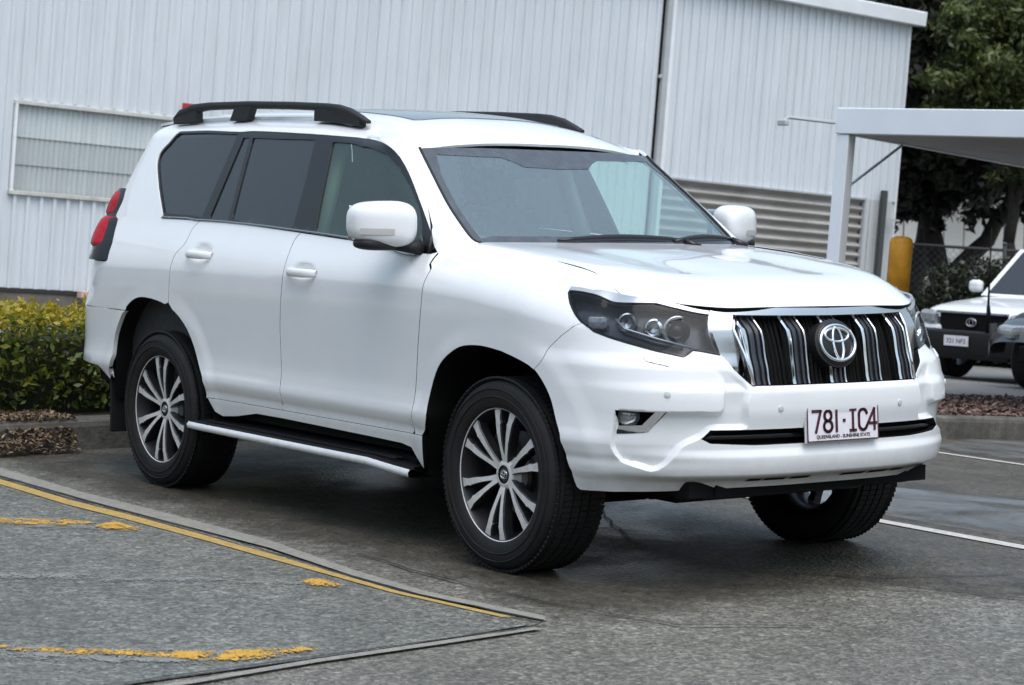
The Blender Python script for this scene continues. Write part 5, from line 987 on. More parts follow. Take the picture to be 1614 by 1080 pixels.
o = MB().tube([Vector(green_raw(p[0]-.002, p[1])*(1,-1,1)) for p in wse], .006, 6).build('pillar_seal', M['black_plastic'], SUV, True)
for sg in (1, -1): MB().tube([Vector(green_raw(g_, .004 if g_ > 1.3 else .014)*(1, sg, 1)) + Vector((0, -.002*sg, 0)) for g_ in np.linspace(1.165, 2.30, 30)], .0055, 6).build('belt_moulding', M['satin_chrome'], SUV, True)
# roof
def roof(x, y):
    P = roof_raw(x, y); x = P[..., 0]; a = np.abs(P[..., 1])
    P = P.copy(); P[..., 2] -= .010*np.exp(-((a-.50)/.018)**2)*sst(-1.15, -1.35, x)
    return P
wtop = Vector(green_raw(wt[0], wt[1])); 
redge = [(-1.04, -.618), (-1.12, -.600), (-1.25, -.585), (-1.4, -.575), (-1.7, -.570), (-2.2, -.570), (-2.8, -.572), (-3.2, -.575), (-3.45, -.570), (-3.56, -.52), (-3.60, -.3), (-3.61, 0.)]
front_e = [(-.975, 0.), (-.98, -.2), (-.992, -.38), (-1.012, -.53), (-1.03, -.60)]
sun_h = [(-1.36, 0.), (-1.36, -.38), (-1.38, -.41), (-2.02, -.41), (-2.05, -.38), (-2.05, 0.)]
rp = front_e + redge
rp = [sun_h[0]] + front_e + redge + sun_h[::-1][:-1]
panel('roof', roof, [rp], (1, 1), .035, pt, SUV, rim=.012, both=True, norim=lambda p: abs(p[1]) < 1e-4)
panel('sunroof', roof, [[(p[0], 0. if p[1] > -.01 else p[1]) for p in shrink(sun_h, np.array((1., 1.)), .004)]], (1, 1), .05, simple('sunroof_glass', (.10,.115,.13), .12, coat=.8), SUV, rim=.01, both=True, offset=.003, norim=lambda p: abs(p[1]) < .005)
# lining under the roof seam so that no gap shows
seamP = np.array([[roof_raw(x, sy*(abs(y)+dy)) + np.array([0, 0, -.012]) for x, y in redge[:-3]] for sy in (-1,) for dy in (-.03, .05)])
gA = np.concatenate([np.linspace(1.0, 2.0, 24), np.linspace(2.02, 2.455, 16)]); SA = green_raw(gA, np.full_like(gA, .975)); SC = green_raw(gA, np.full_like(gA, 1.0))
rex = np.array([p[0] for p in redge[:-3]])[::-1]; rey = np.array([p[1] for p in redge[:-3]])[::-1]
def strip_(sg):
    bx = np.minimum(SC[:, 0], -1.03); by = np.interp(bx, rex, rey); B = roof(bx, by - .0); B2 = roof(bx, by + .012)
    return np.stack([SA + (0, 0, -.002), SC, B + (0, 0, -.001), B2 + (0, 0, -.008)], 0)*(1, sg, 1)
MB().grid(strip_(1)).build('roof_channel', pt, SUV, True); MB().grid(strip_(-1)).build('roof_channel', pt, SUV, True)
# bonnet
def hood(x, y): return hood_raw(x, y)
he = [(float(hfx(a))-.004, -a) for a in np.linspace(0, .70, 22)]
hs_ = [(.486, -.7205), (.447, -.7200), (.386, -.7170), (.33, -.7150), (.264, -.7200), (.192, -.7265), (.127, -.7298), (0., -.733), (-.1, -.735), (-.2, -.737), (-.3, -.740), (-.40, -.745), (-.45, -.725), (-.455, -.6), (-.435, -.4), (-.42, -.2), (-.415, 0.)]
panel('bonnet', hood, [he + hs_], (1, 1), .022, pt, SUV, rim=.02, both=True, norim=lambda p: abs(p[1]) < 1e-4, dark=M['matt_black'])
# scuttle, wipers
MB().grid(np.array([[(x, y, 1.235 + .0*x) for y in np.linspace(-.80, .80, 9)] for x in (-.60, -.36)])).build('scuttle', M['black_plastic'], SUV)
def wsp(y, w):
    g = np.linspace(2.4, 3.0, 400); P = green_raw(g, 0*g+w); i = np.argmin(np.abs(P[:, 1]+abs(y))); p = P[i].copy(); p[1] = y; return p
for (y0, y1, w0, w1) in ((-.33, .36, .105, .115), (.30, .66, .105, .125)):
    P = [Vector(wsp(y, w0+(w1-w0)*t + .02*math.sin(math.pi*t))) + Vector((.018, 0, .016)) for t, y in ((t, y0+(y1-y0)*t) for t in np.linspace(0, 1, 9))]
    wa = MB().tube(P, [.007, .012, .014, .015, .016, .015, .014, .012, .007], 8).tube([P[8], P[8]+Vector((.05, .05, -.03))], [.012, .016], 8).build('wiper', M['gloss_black'], SUV, True)
M['surround'] = simple('surround_chrome', (.55,.56,.58), .22, metal=.9)
# grille surround, grille, badge
def lower_up(u, v): return lower_raw(u, v)
def lower_sur(u, v):
    P = lower_raw(u, v).copy(); P[..., 0] -= .30*np.clip(.985-P[..., 2], 0, 1)*sst(3.0, 2.70, np.asarray(u, float)); return P
panel('grille_surround', lower_sur, OUT['surround'], (LF, 1.06), .012, M['surround'], SUV, rim=.03, both=True, offset=.004, norim=nocen3)
sfr = [p for p in OUT['surround'][0][-6:]][:4]
for sg in (-1, 1):
    Q = [Vector(lower_raw(np.array(u), np.array(v))*(1, -sg, 1)) + Vector((.006, 0, 0)) for u, v in sfr[::-1]]
    MB().tube(Q, .006, 8).build('grille_frame', M['chrome'], SUV, True)
def fpt(y, z, d=0.0):
    b = .9425 - Yin(z); n = nF(z); return np.stack([XF0 + (FxC(z)-XF0)*(1-np.minimum(np.abs(y)/b, 1)**n)**(1/n) + d, y+0*z, z+0*y], -1)
zz = np.linspace(.785, 1.05, 14); yy = np.linspace(-.50, .50, 41)
Y, Z = np.meshgrid(yy, zz, indexing='ij')
GRL = empty('grille', parent=SUV)
MB().grid(fpt(Y, Z, -.060)).build('grille_back', M['matt_black'], GRL, True)
mb = MB()
for y in np.linspace(-.46, .46, 47):
    P = fpt(np.full(14, y), zz, -.045); mb.grid(np.stack([P+(0,-.004,0), P+(.012,0,0), P+(0,.004,0)], 0))
mb.build('grille_mesh', M['matt_black'], GRL, True)
prof = [(-.045,-.03),(-.044,.006),(-.039,.014),(-.031,.010),(-.029,-.004),(-.021,-.004),(-.019,.006),(-.009,.006),(-.007,-.004),(.007,-.004),(.009,.006),(.019,.006),(.021,-.004),(.029,-.004),(.031,.008),(.035,.011),(.039,.006),(.040,-.03)]
pm = [1,1,1,1]+[0]*9+[2,2,2,2]
def zknee(z): return -.006 + .014*sst(.86, .985, z) - .042*np.clip((z-.99)/.06, 0, 1)
for yb in (-.380, -.190, 0., .190, .380):
    segs = [(.790, 1.046)] if yb else [(.790, .868), (1.004, 1.046)]
    for za, zb in segs:
        sb = MB()
        zl = np.linspace(za, zb, 14)
        G = np.array([[fpt(np.array(yb + t*(1.0+.0*abs(yb))), np.array(z), d + float(zknee(z)) - .004) for z in zl] for t, d in prof])
        b = len(sb.V); sb.grid(G); nf = len(zl)-1
        for i in range(len(prof)-1):
            for j in range(nf): sb.M[-(len(prof)-1)*nf + i*nf + j] = pm[i]
        sb.build('grille_bar', [M['dark_chrome'], M['chrome'], M['satin_chrome']], GRL, auto=30)
ec = Vector(fpt(np.array(0.), np.array(.934), .004)); en = Vector((1, 0, .30)).normalized(); eu = Vector((0, 1, 0)); ew = en.cross(eu)
BDG = empty('badge', parent=SUV)
def disc(mb, rx, ry, d0, d1, n=40, m=0):
    V = []; 
    for d, k in ((d0, 1.0), (d1, 1.0), (d1+.004, .93)):
        V += [ec + eu*(rx*k*math.cos(2*math.pi*i/n)) + ew*(ry*k*math.sin(2*math.pi*i/n)) + en*d for i in range(n)]
    F = [(a*n+i, a*n+(i+1) % n, (a+1)*n+(i+1) % n, (a+1)*n+i) for a in (0, 1) for i in range(n)] + [tuple(2*n+i for i in range(n))]
    mb.add(V, F, m)
mb = MB(); disc(mb, .106, .094, -.05, .0, m=0); mb.build('badge_ring', M['black_plastic'], BDG, auto=40)
mb = MB(); disc(mb, .098, .085, -.01, .006, m=0); mb.build('badge_disc', M['gloss_black'], BDG, auto=40)
def ell(cx, cy, rx, ry, r, n=48): return [ec + eu*(cx+rx*math.cos(2*math.pi*i/n)) + ew*(cy+ry*math.sin(2*math.pi*i/n)) + en*.011 for i in range(n+1)]
mb = MB()
mb.tube(ell(0, 0, .088, .068, 0), .0068, 8, cap=False); mb.tube(ell(0, .030, .060, .026, 0), .0058, 8, cap=False); mb.tube(ell(0, -.003, .024, .062, 0), .0058, 8, cap=False)
mb.build('badge_emblem', M['chrome'], BDG, True)
# number plate
PC = Vector((.9376, 0, .6385)); tilt = .0897
PLT = empty('number_plate', PC, (0, -tilt, 0), SUV)
pm_ = MB().box((.004, 0, 0), (.004, .372, .134), bev=.0015); pm_.build('plate_blank', M['plate_white'], PLT)
MB().box((-.002, 0, .012), (.006, .384, .166), bev=.002).box((-.03, 0, 0), (.05, .30, .09)).build('plate_holder', M['plate_grey'], PLT)
rim_ = MB()
for c_, d_ in (((.0065,0,.0645),(.003,.372,.004)), ((.0065,0,-.0645),(.003,.372,.004)), ((.0065,.184,0),(.003,.004,.125)), ((.0065,-.184,0),(.003,.004,.125))): rim_.box(c_, d_)
rim_.build('plate_border', M['plate_ink'], PLT)
def strokes(ch):
    """thin letter strokes in a 0..1 x 0..1 cell"""
    arc = lambda cx, cy, rx, ry, a, b, n=12: [(cx+rx*math.cos(R(a+(b-a)*i/n)), cy+ry*math.sin(R(a+(b-a)*i/n))) for i in range(n+1)]
    return {'7': [[(0,1),(1,1),(.38,0)]], '8': [arc(.5,.76,.42,.24,0,360,20), arc(.5,.26,.5,.26,0,360,20)], '1': [[(.5,0),(.5,1)]],
            'I': [[(.5,0),(.5,1)], [(.15,1),(.85,1)], [(.15,0),(.85,0)]], 'C': [[(1,.80)]+arc(.5,.72,.5,.28,20,180)+arc(.5,.28,.5,.28,180,340)+[(1,.2)]], '4': [[(.78,0),(.78,1),(0,.3),(1,.3)]], '.': [[(.42,.5),(.58,.5)]]}[ch]
def flat_stroke(mb, pts, w, x, ox, oy, sx, sy):
    Q = [Vector((ox+p[0]*sx, oy+p[1]*sy, 0)) for p in pts]
    for a, b in zip(Q[:-1], Q[1:]):
        t = (b-a); L = t.length
        if L < 1e-6: continue
        t /= L; nn = Vector((-t.y, t.x, 0))*w/2; a2 = a - t*w*.35; b2 = b + t*w*.35
        c4 = [a2-nn, b2-nn, b2+nn, a2+nn]
        V = [(x, p.x, p.y) for p in c4] + [(x-.002, p.x, p.y) for p in c4]
        mb.add(V, [(0,1,2,3), (0,4,5,1), (1,5,6,2), (2,6,7,3), (3,7,4,0)])
tx = [('7', -.158, .042), ('8', -.100, .042), ('1', -.052, .034), ('.', -.010, .03), ('I', .030, .042), ('C', .083, .042), ('4', .130, .044)]
mb = MB()
for ch, ox, w in tx:
    for st in strokes(ch): flat_stroke(mb, st, .0112 if ch != '.' else .012, .0085, ox, -.030, w, .078)
mb.build('plate_number', M['plate_ink'], PLT)
text_mesh('QUEENSLAND - SUNSHINE STATE', .0185, 'plate_slogan', M['plate_ink'], PLT, (.0072, 0, -.0545))
MB().box((.0, 0, 0), (.004, .01, .01)).build('plate_screw', M['plate_grey'], PLT)
# lower intake
def fo(u, v, d): 
    P = lower_raw(u, v); du = lower_raw(u+1e-4, v)-lower_raw(u-1e-4, v); dv = lower_raw(u, v+1e-4)-lower_raw(u, v-1e-4)
    N = np.cross(du, dv); N /= np.linalg.norm(N, axis=-1, keepdims=True); N = np.where((N[..., 0:1]*1 + N[..., 1:2]*P[..., 1:2]) < 0, -N, N); return P + N*d
panel('lower_intake', lower_raw, [shrink(slot, np.array((LF, 1.06)), -.02)], (LF, 1.06), .03, M['matt_black'], SUV, rim=0, offset=-.055, both=True)
uu = np.linspace(2.60, 3.0, 24)
mb = MB()
for vv in (.322,):
    A = fo(uu, 0*uu+vv+.008, -.026); B = fo(uu, 0*uu+vv-.008, -.026); Cc = fo(uu, 0*uu+vv, -.02)
    for sg in ((1,1,1), (1,-1,1)): mb.grid(np.stack([A*sg, Cc*sg, B*sg], 0))
mb.build('intake_bar', M['gloss_black'], SUV, True)
# fog lamp pockets
fb = OUT['fogbox'][0]
for mir in (None, True):
    s_ = np.array((1, -1 if mir else 1, 1)); FG = empty('fog_lamp', parent=SUV)
    panel('fog_recess', lower_raw, [shrink(fb, np.array((LF, 1.06)), -.015)], (LF, 1.06), .02, M['matt_black'], FG, rim=0, offset=-.085, mirror=mir)
    panel('fog_trim', lower_raw, OUT['fogchrome'], (LF, 1.06), .008, M['chrome'], FG, rim=.02, offset=-.024, mirror=mir)
    fc = fo(np.array(OUT['foglamp'][0][0]), np.array(OUT['foglamp'][0][1]), -.058)*s_; nn = Vector((.80, -.6*s_[1], .0)).normalized()
    mb = MB().lathe([(.044, -.04), (.044, .0), (.040, .006)], 24, 'X', m=0); mb.lathe([(.040, .002), (.028, .010), (.012, .014), (.0, .015)], 24, 'X', m=1)
    o = mb.build('fog_lens', [M['chrome'], M['clear_lens']], FG, auto=40); o.matrix_world = Matrix.Translation(fc) @ nn.to_track_quat('X', 'Z').to_matrix().to_4x4()
# underside vents on the lip, sensors, washer cover
vb_ = lambda z: float(np.interp(z, [.25, 1.0], [0, .7]))
for y0, y1 in ((-.40, -.335), (-.325, -.22), (-.20, -.10), (.06, .19), (.21, .32), (.34, .42)):
    ys = np.linspace(y0, y1, 6); MB().grid(np.stack([fpt(ys, np.full(6, .440), .003), fpt(ys, np.full(6, .428), .003)], 0)).build('lip_vent', M['matt_black'], SUV)
for u, v in OUT['sensors']:
    for sg in (1, -1):
        p = fo(np.array(u), np.array(v), .0012)*(1, sg, 1); q = fo(np.array(u), np.array(v), .05)*(1, sg, 1); nn = Vector(q-p).normalized()
        o = MB().lathe([(.012, -.004), (.012, .0012), (.0105, .002), (.0, .002)], 20, 'X', m=0).build('parking_sensor', [simple('sensor_paint', (.55,.56,.57), .4)] if 'sensor' not in M else [M['sensor']], SUV, auto=40)
        M['sensor'] = o.data.materials[0]
        o.matrix_world = Matrix.Translation(p) @ nn.to_track_quat('X', 'Z').to_matrix().to_4x4()
pair('washer_cover', lower, OUT['washer'], .008, pt, sc=(LF, 1.06), offset=.004, rim=.006)
# headlights
hl = OUT['headlight'][0]; HS = np.array((LF, 1.06))
for mir in (None, True):
    HL = empty('headlight', parent=SUV); s_ = np.array((1, -1 if mir else 1, 1))
    panel('lamp_housing', lower_raw, [shrink(hl, HS, -.006)], HS, .02, M['lamp_inner'], HL, rim=0, offset=-.065, mirror=mir)
    panel('lamp_bezel', lower_raw, [hl, shrink(hl, HS, .008)], HS, .01, M['gloss_black'], HL, rim=.065, offset=.001, mirror=mir)
    panel('lamp_cover', lower_raw, [shrink(hl, HS, .001)], HS, .015, M['glass_lamp'], HL, rim=0, offset=.002, mirror=mir)
    panel('lamp_strip', lower_raw, OUT['hl_strip'], HS, .01, M['lamp_strip'], HL, rim=.02, offset=.009, mirror=mir)
    L4 = OUT['lamps']; nn = Vector((.86, -.45*s_[1], .05)).normalized()
    def put(o, uv, d): o.matrix_world = Matrix.Translation(fo(np.array(uv[0]), np.array(uv[1]), d)*s_) @ nn.to_track_quat('X', 'Z').to_matrix().to_4x4(); return o
    # projector with bright ring
    put(MB().lathe([(.046, -.05), (.048, .0), (.042, .006), (.038, -.004), (.034, -.02)], 32, 'X', m=0).lathe([(.034, -.02), (.026, -.004), (.014, .006), (.0, .009)], 32, 'X', m=1).build('projector', [M['chrome'], M['gloss_black']], HL, auto=35), L4[3], -.018)
    put(MB().lathe([(.034, -.05), (.036, -.01), (.031, -.006), (.016, -.03), (0, -.034)], 28, 'X', m=0).build('reflector', [M['chrome']], HL, auto=35), L4[2], -.02)
    put(MB().lathe([(.036, -.05), (.038, -.01), (.033, -.006), (.02, -.03), (0, -.038)], 28, 'X', m=0).build('reflector', [M['satin_chrome']], HL, auto=35), L4[1], -.02)
    put(MB().box((0, 0, 0), (.03, .075, .05), bev=.012).build('indicator_lens', [M['clear_lens']], HL, auto=35), L4[0], -.03)
    put(MB().tube([(.004, .052*math.cos(t), .052*math.sin(t)) for t in np.linspace(R(70), R(290), 16)], .006, 6).build('light_ring', M['lamp_strip'], HL, True), L4[3], -.016)
    # light guides
    pl = [L4[1][0]-.03, L4[1][1]+.02], [L4[1][0]-.008, L4[1][1]-.05], [L4[2][0]+.0, L4[2][1]-.055], [L4[3][0]+.03, L4[3][1]-.062]
    MB().tube([Vector(fo(np.array(a), np.array(b), -.014)*s_) for a, b in pl], .0055, 8).build('light_guide', M['lamp_strip'], HL, True)
    put(MB().box((-.01, .0, .0), (.03, .055, .030), bev=.006).build('lamp_box', M['satin_chrome'], HL), [(L4[2][0]+L4[3][0])/2+.012, L4[2][1]+.012], -.03)
    pb = [[hl[5][0]+.02, hl[5][1]+.025], [hl[6][0], hl[6][1]+.028], [hl[7][0], hl[7][1]+.03]]
    MB().tube([Vector(fo(np.array(a), np.array(b), -.01)*s_) for a, b in pb], .010, 6).build('lamp_louvre', M['dark_chrome'], HL, True)
# mirrors
M['ind'] = simple('indicator_strip', (.50,.49,.48), .2, coat=.5)
def sell(c, r, e1, e2, n=24, m=32, squash=None):
    P = []
    sp = lambda w, e: math.copysign(abs(w)**e, w)
    for i in range(n+1):
        a = -math.pi/2 + math.pi*i/n; row = []
        for j in range(m+1):
            b = 2*math.pi*j/m
            p = [r[0]*sp(math.cos(a), e1)*sp(math.cos(b), e2), r[1]*sp(math.cos(a), e1)*sp(math.sin(b), e2), r[2]*sp(math.sin(a), e1)]
            if squash: p = squash(p)
            row.append((p[0]+c[0], p[1]+c[1], p[2]+c[2]))
        P.append(row)
    return np.array(P)
for sg in (-1, 1):
    MR = empty('door_mirror', parent=SUV); mc = (-.695, -1.018, 1.335) if sg < 0 else (-.78, .985, 1.345)
    def sq(p, sg=sg):
        k = sg*p[1]/.125                                  # outer end lower and swept back
        return [p[0]*(1-.15*k) - .035*k - .0*p[2], p[1], p[2]*(1 + .10*(-k)*1) + .004*k]
    mb = MB().grid(sell(mc, (.085, .125, .092), .62, .62, 28, 40, sq)); mb.build('mirror_cap', pt, MR, True)
    MB().grid(sell((mc[0]-.012, mc[1], mc[2]-.082), (.068, .108, .028), .7, .7, 12, 24)).build('mirror_base', M['black_plastic'], MR, True)
    mb = MB()
    if sg < 0: mb.grid(np.array([[(-.56+(0 if sg < 0 else -.07)+.03*t, sg*(.865+.05*t*(1-s)), 1.205+.155*s*(1-.4*t)) for s in np.linspace(0, 1, 6)] for t in np.linspace(-1, .5, 5)]))
    mb.tube([(-.60+(0 if sg < 0 else -.07), sg*.87, 1.235), (-.63+(0 if sg < 0 else -.09), sg*.92, 1.243), (mc[0]+.02, sg*.97, 1.258)], [.030, .026, .03], 10); mb.build('mirror_arm', M['black_plastic'], MR, True)
    # indicator strip wraps the outer front of the cap
    def front(y, z):   # front face x of the cap
        k = sg*(y-mc[1])/.125; a = 1-(abs(y-mc[1])/.125)**(2/.62); b = 1-min(1, abs(z-mc[2])/.092)**(2/.62)
        return mc[0] + .085*max(0, a)**.31*max(0, b)**.31*(1-.15*k) - .035*k
    ys = np.linspace(-.01, .112, 12)
    G = np.array([[(front(mc[1]+sg*y, z)+.003, mc[1]+sg*y, z) for y in ys] for z in (mc[2]-.045, mc[2]-.036, mc[2]-.027, mc[2]-.020)])
    MB().grid(G).build('mirror_indicator', M['ind'], MR, True)
    MB().box((mc[0]-.085, mc[1], mc[2]), (.006, .20, .14), bev=.003).build('mirror_glass', M['chrome'], MR)
# door handles
for (hu, hv), dr in (((1.263, .795), 0), ((1.550, .737), 1)):
    c0 = lower_raw(np.array(hu), np.array(hv))
    for k, sg in enumerate((1, -1)):
        par = (D_R, D_F)[dr][k]
        x0, y0, z0 = c0; P = []
        path = [(x0-.115, 0.0, .012), (x0-.100, .020, .015), (x0-.06, .034, .0165), (x0, .037, .0165), (x0+.06, .034, .0165), (x0+.10, .020, .015), (x0+.115, 0.0, .012)]
        mb = MB()
        V = []; n = 12
        for px_, oy, r in path:
            for i in range(n):
                w = 2*math.pi*i/n; V.append((px_, sg*(y0 - oy - .6*r*math.cos(w)), z0 + 1.15*r*math.sin(w)))
        F = [(a*n+i, a*n+(i+1) % n, (a+1)*n+(i+1) % n, (a+1)*n+i) for a in range(len(path)-1) for i in range(n)]
        mb.add(V, F); mb.build('door_handle', pt, par, True)
# roof rails
for sg in (-1, 1):
    RL = empty('roof_rail', parent=SUV); xs = [-3.245, -3.18, -3.06, -2.9, -2.5, -2.1, -1.8, -1.70, -1.60, -1.52, -1.45]; zs = [1.806, 1.840, 1.862, 1.870, 1.870, 1.860, 1.848, 1.840, 1.822, 1.796, 1.772]
    V = []; F = []; n = 10; yw = [.018, .022, .022, .02, .02, .02, .02, .022, .024, .022, .014]; hh = [.012, .02, .023, .020, .019, .019, .019, .020, .018, .014, .008]
    for x, z, w, h in zip(xs, zs, yw, hh):
        for i in range(n):
            a = 2*math.pi*i/n; V.append((x, sg*.60 + w*math.copysign(abs(math.cos(a))**.7, math.cos(a)), z - h*.5 + h*math.copysign(abs(math.sin(a))**.7, math.sin(a))))
    for a in range(len(xs)-1):
        for i in range(n): F.append((a*n+i, a*n+(i+1) % n, (a+1)*n+(i+1) % n, (a+1)*n+i))
    F += [tuple(range(n)), tuple((len(xs)-1)*n+i for i in range(n))]
    mb = MB().add(V, F); mb.build('rail_bar', M['black_plastic'], RL, True)
    for (xa, xb, za, ct) in ((-3.235, -3.00, 1.80, .876), (-2.66, -2.50, 1.80, .876), (-1.88, -1.50, 1.76, .85)):
        top = lambda x: float(np.interp(x, xs, zs))-.008
        bot_ = lambda x: float(roof_raw(np.array(x), np.array(.60))[2])-.012
        xs4 = np.linspace(xa, xb, 7); sl_ = .05 if xa > -3 and xb < -2 else 0
        G = []
        for yy_ in (-.020, .020): G.append([[(x, sg*.60+yy_, bot_(x)) for x in xs4], [(x + sl_, sg*.60+yy_*.9, max(top(x), bot_(x)+.002)) for x in xs4]])
        mb = MB().grid(np.array(G[0])).grid(np.array(G[1])); mb.grid(np.array([[G[0][0][0], G[1][0][0]], [G[0][1][0], G[1][1][0]]])); mb.grid(np.array([[G[0][0][-1], G[1][0][-1]], [G[0][1][-1], G[1][1][-1]]]))
        mb.build('rail_foot', M['black_plastic'], RL)
# running boards
for sg in (-1, 1):
    RB = empty('running_board', parent=SUV); st = np.linspace(-2.46, -.60, 20)
    sec = [(.80, .372), (.90, .366), (.933, .357), (.944, .345), (.940, .327), (.90, .316), (.80, .322)]
    end = lambda x: min(1, max(0, (x+2.50)/.06))**.5 * (min(1, max(0, (-.585-x)/.25))**.5)
    G = np.array([[(x, sg*(.70 + (y-.70)*(.90+.10*end(x))), z - .022*(1-min(1, (-.585-x)/.3 if x > -.885 else 1))) for x in st] for y, z in sec])
    MB().grid(G[2:6], flip=sg > 0).build('board_edge', pt, RB, True)
    MB().grid(G[0:3] + (0, 0, .0)).grid(G[5:7]).build('board_step', M['black_plastic'], RB, True)
    mb = MB()
    for y in (.84, .87, .90): mb.box((-1.52, sg*y, .372), (1.6, .010, .006))
    mb.build('board_tread', M['rubber'], RB)
    MB().box((-1.5, sg*.78, .355), (1.7, .14, .05)).build('board_bracket', M['matt_black'], RB)
# tail lights: both bodies of the lamp stand proud of the corner
def tail_pt(z):  # (front edge g, rear edge g) at height z
    f = float(np.interp(z, [1.08, 1.17, 1.24, 1.305, 1.39, 1.447], [.925, .925, .895, .872, .88, .845])); return f
for mir in (None, True):
    s_ = np.array((1, -1 if mir else 1, 1)); TLM = empty('tail_light', parent=SUV)
    def col(z, n=14, ex=0.0, u0=None, u1=None):
        f = tail_pt(z) if u0 is None else u0; r_ = .42 if u1 is None else u1
        us = np.linspace(f, r_, n)
        if z <= 1.305:
            vv = np.array([float(np.interp(z, lower_raw(np.full(101, u), np.linspace(0, 1, 101))[:, 2], np.linspace(0, 1, 101))) for u in us]); P = lower_raw(us, vv)
            Pn = lower_raw(us+1e-3, vv)-lower_raw(us-1e-3, vv)
        else:
            vv = np.array([float(np.interp(z, green_raw(np.full(101, u), np.linspace(0, 1, 101))[:, 2], np.linspace(0, 1, 101))) for u in us]); P = green_raw(us, vv)
            Pn = green_raw(us+1e-3, vv)-green_raw(us-1e-3, vv)
        N = np.stack([Pn[:, 1], -Pn[:, 0], 0*us], -1); N /= np.linalg.norm(N, axis=1, keepdims=True)
        N = np.where((N[:, 1:2] > 0) & (P[:, 1:2] < 0) & (N[:, 0:1] > 0), -N, N)
        bul = np.sin(np.pi*np.linspace(0, 1, n))**.5
        return P + N*(np.minimum(1, np.linspace(0, 1, n)*5)[:, None]*ex)
    zsA = np.linspace(1.085, 1.447, 22)
    MB().grid(np.array([col(z, 16, .030) for z in zsA])*s_).build('lamp_body', M['gloss_black'], TLM, True)
    def lens(z0, z1, w0, w1, nm, ma, ex):
        zs_ = np.linspace(z0, z1, 12); G = []
        for i, z in enumerate(zs_):
            t = i/11; b = math.sin(math.pi*min(1, max(0, t)))**.35; f = tail_pt(z); a = f - (w0 + (w1-w0)*t)
            G.append(col(z, 12, .031 + ex*.62*b, a, .44))
        MB().grid(np.array(G)*s_).build(nm, ma, TLM, True)
    lens(1.312, 1.440, .012, .018, 'brake_lens', M['red_lens'], .03); lens(1.150, 1.304, .036, .026, 'brake_lens', M['red_lens'], .035); lens(1.10, 1.145, .06, .06, 'reverse_lens', M['clear_lens'], .003)
# tailgate and rear window
tg = [(0., vb_(.85)+.0), (.40, vb_(.85)), (.655, vb_(.85)+.004), (.655, .70), (.70, .725), (.85, .735), (.84, 1.0), (.5, 1.0), (0., 1.0)]
panel('tailgate', lower_raw, [tg], (1.6, 1.05), .05, pt, SUV, rim=.01, both=True, norim=nocen0)
panel('tailgate_upper', green_raw, [[(0., .0), (.4, .0), (.86, 0.), (.87, .17), (.82, .262), (.66, .3), (.655, .6), (.655, 1.0), (0., 1.0)], [(.02, .08), (.56, .08), (.56, .8), (.02, .8)]], (1.2, .5), .05, pt, SUV, rim=.01, both=True, norim=nocen0)
panel('rear_window', green_raw, [[(0., .08), (.56, .08), (.56, .8), (0., .8)]], (1.2, .5), .06, M['glass_dark'], SUV, rim=0, offset=.002, both=True)
# ---------------------------------------------------------------- under the skin
mb = MB()
mb.box((-1.45, 0, .44), (4.3, 1.24, .10)); mb.box((-1.40, 0, .44), (1.60, 1.70, .08)); mb.box((.30, 0, .62), (1.0, 1.0, .5)); mb.box((-3.45, 0, .55), (.62, 1.5, .20))
mb.box((.62, 0, .40), (.34, 1.24, .06)); mb.box((-1.4, .42, .37), (3.6, .10, .12)); mb.box((-1.4, -.42, .37), (3.6, .10, .12))
mb.build('floor_pan', M['matt_black'], SUV)
mb = MB().box((.64, 0, .388), (.20, 1.06, .026), bev=.010).box((.42, .05, .345), (.34, .86, .05), bev=.02).box((.20, -.06, .32), (.26, .46, .10), bev=.03).box((.30, .34, .335), (.14, .2, .07), bev=.02)
mb.build('under_tray', M['black_plastic'], SUV)
mb = MB()
for sg in (-1, 1):
    mb.tube([(.0, sg*.25, .34), (.0, sg*.62, .335)], .035, 10); mb.tube([(.16, sg*.3, .30), (.02, sg*.66, .27)], [.03, .022], 8); mb.tube([(-.25, sg*.36, .30), (0, sg*.66, .27)], [.03, .022], 8)
mb.tube([(-2.79, -.72, .385), (-2.79, .72, .385)], .05, 10).lathe([(.0, -.16), (.12, -.10), (.15, 0), (.12, .10), (0, .16)], 16, 'Y', (-2.79, 0, .385))
mb.build('axle', M['matt_black'], SUV, True)
mb = MB().tube([(.34, .36, .31), (.36, .40, .33)], .022, 10); mb.build('tow_hook', M['satin_chrome'], SUV, True)
for sg in (-1, 1):
    for key in ('archF', 'archR'):
        A = np.array(OUT[key]); P = lower(A[:, 0], A[:, 1]); Nn = np.array([0, 1, 0])
        if key == 'archR': P = np.concatenate([[P[0] + (-.04, .02, -.22)], P, [P[-1] + (.03, .01, -.12)]])
        else: P = np.concatenate([[P[0] + (0, .01, -.03)], P])
        cx = 0. if key == 'archF' else -2.79
        rows = []
        for t in (0., .3, 1.):
            Q = P.copy(); Q[:, 1] = (P[:, 1] + .020)*(1-t) + (-.47)*t; Q[:, 0] = cx + (P[:, 0]-cx)*(1+.03*min(1, t*3)); Q[:, 2] = .385 + (P[:, 2]-.385)*(1+.02*min(1, t*3)); rows.append(Q)
        G = np.array(rows)*(1, -sg*-1 if sg < 0 else -1, 1)
        if sg < 0: G = np.array(rows)
        mb = MB().grid(G); mb.add([tuple(p) for p in G[2]], [tuple(range(len(G[2])))]); mb.build('wheel_liner', M['matt_black'], SUV, True)
    MB().box((-3.32, sg*.80, .42), (.012, .22, .40), bev=.004).build('mud_flap', M['rubber'], SUV)
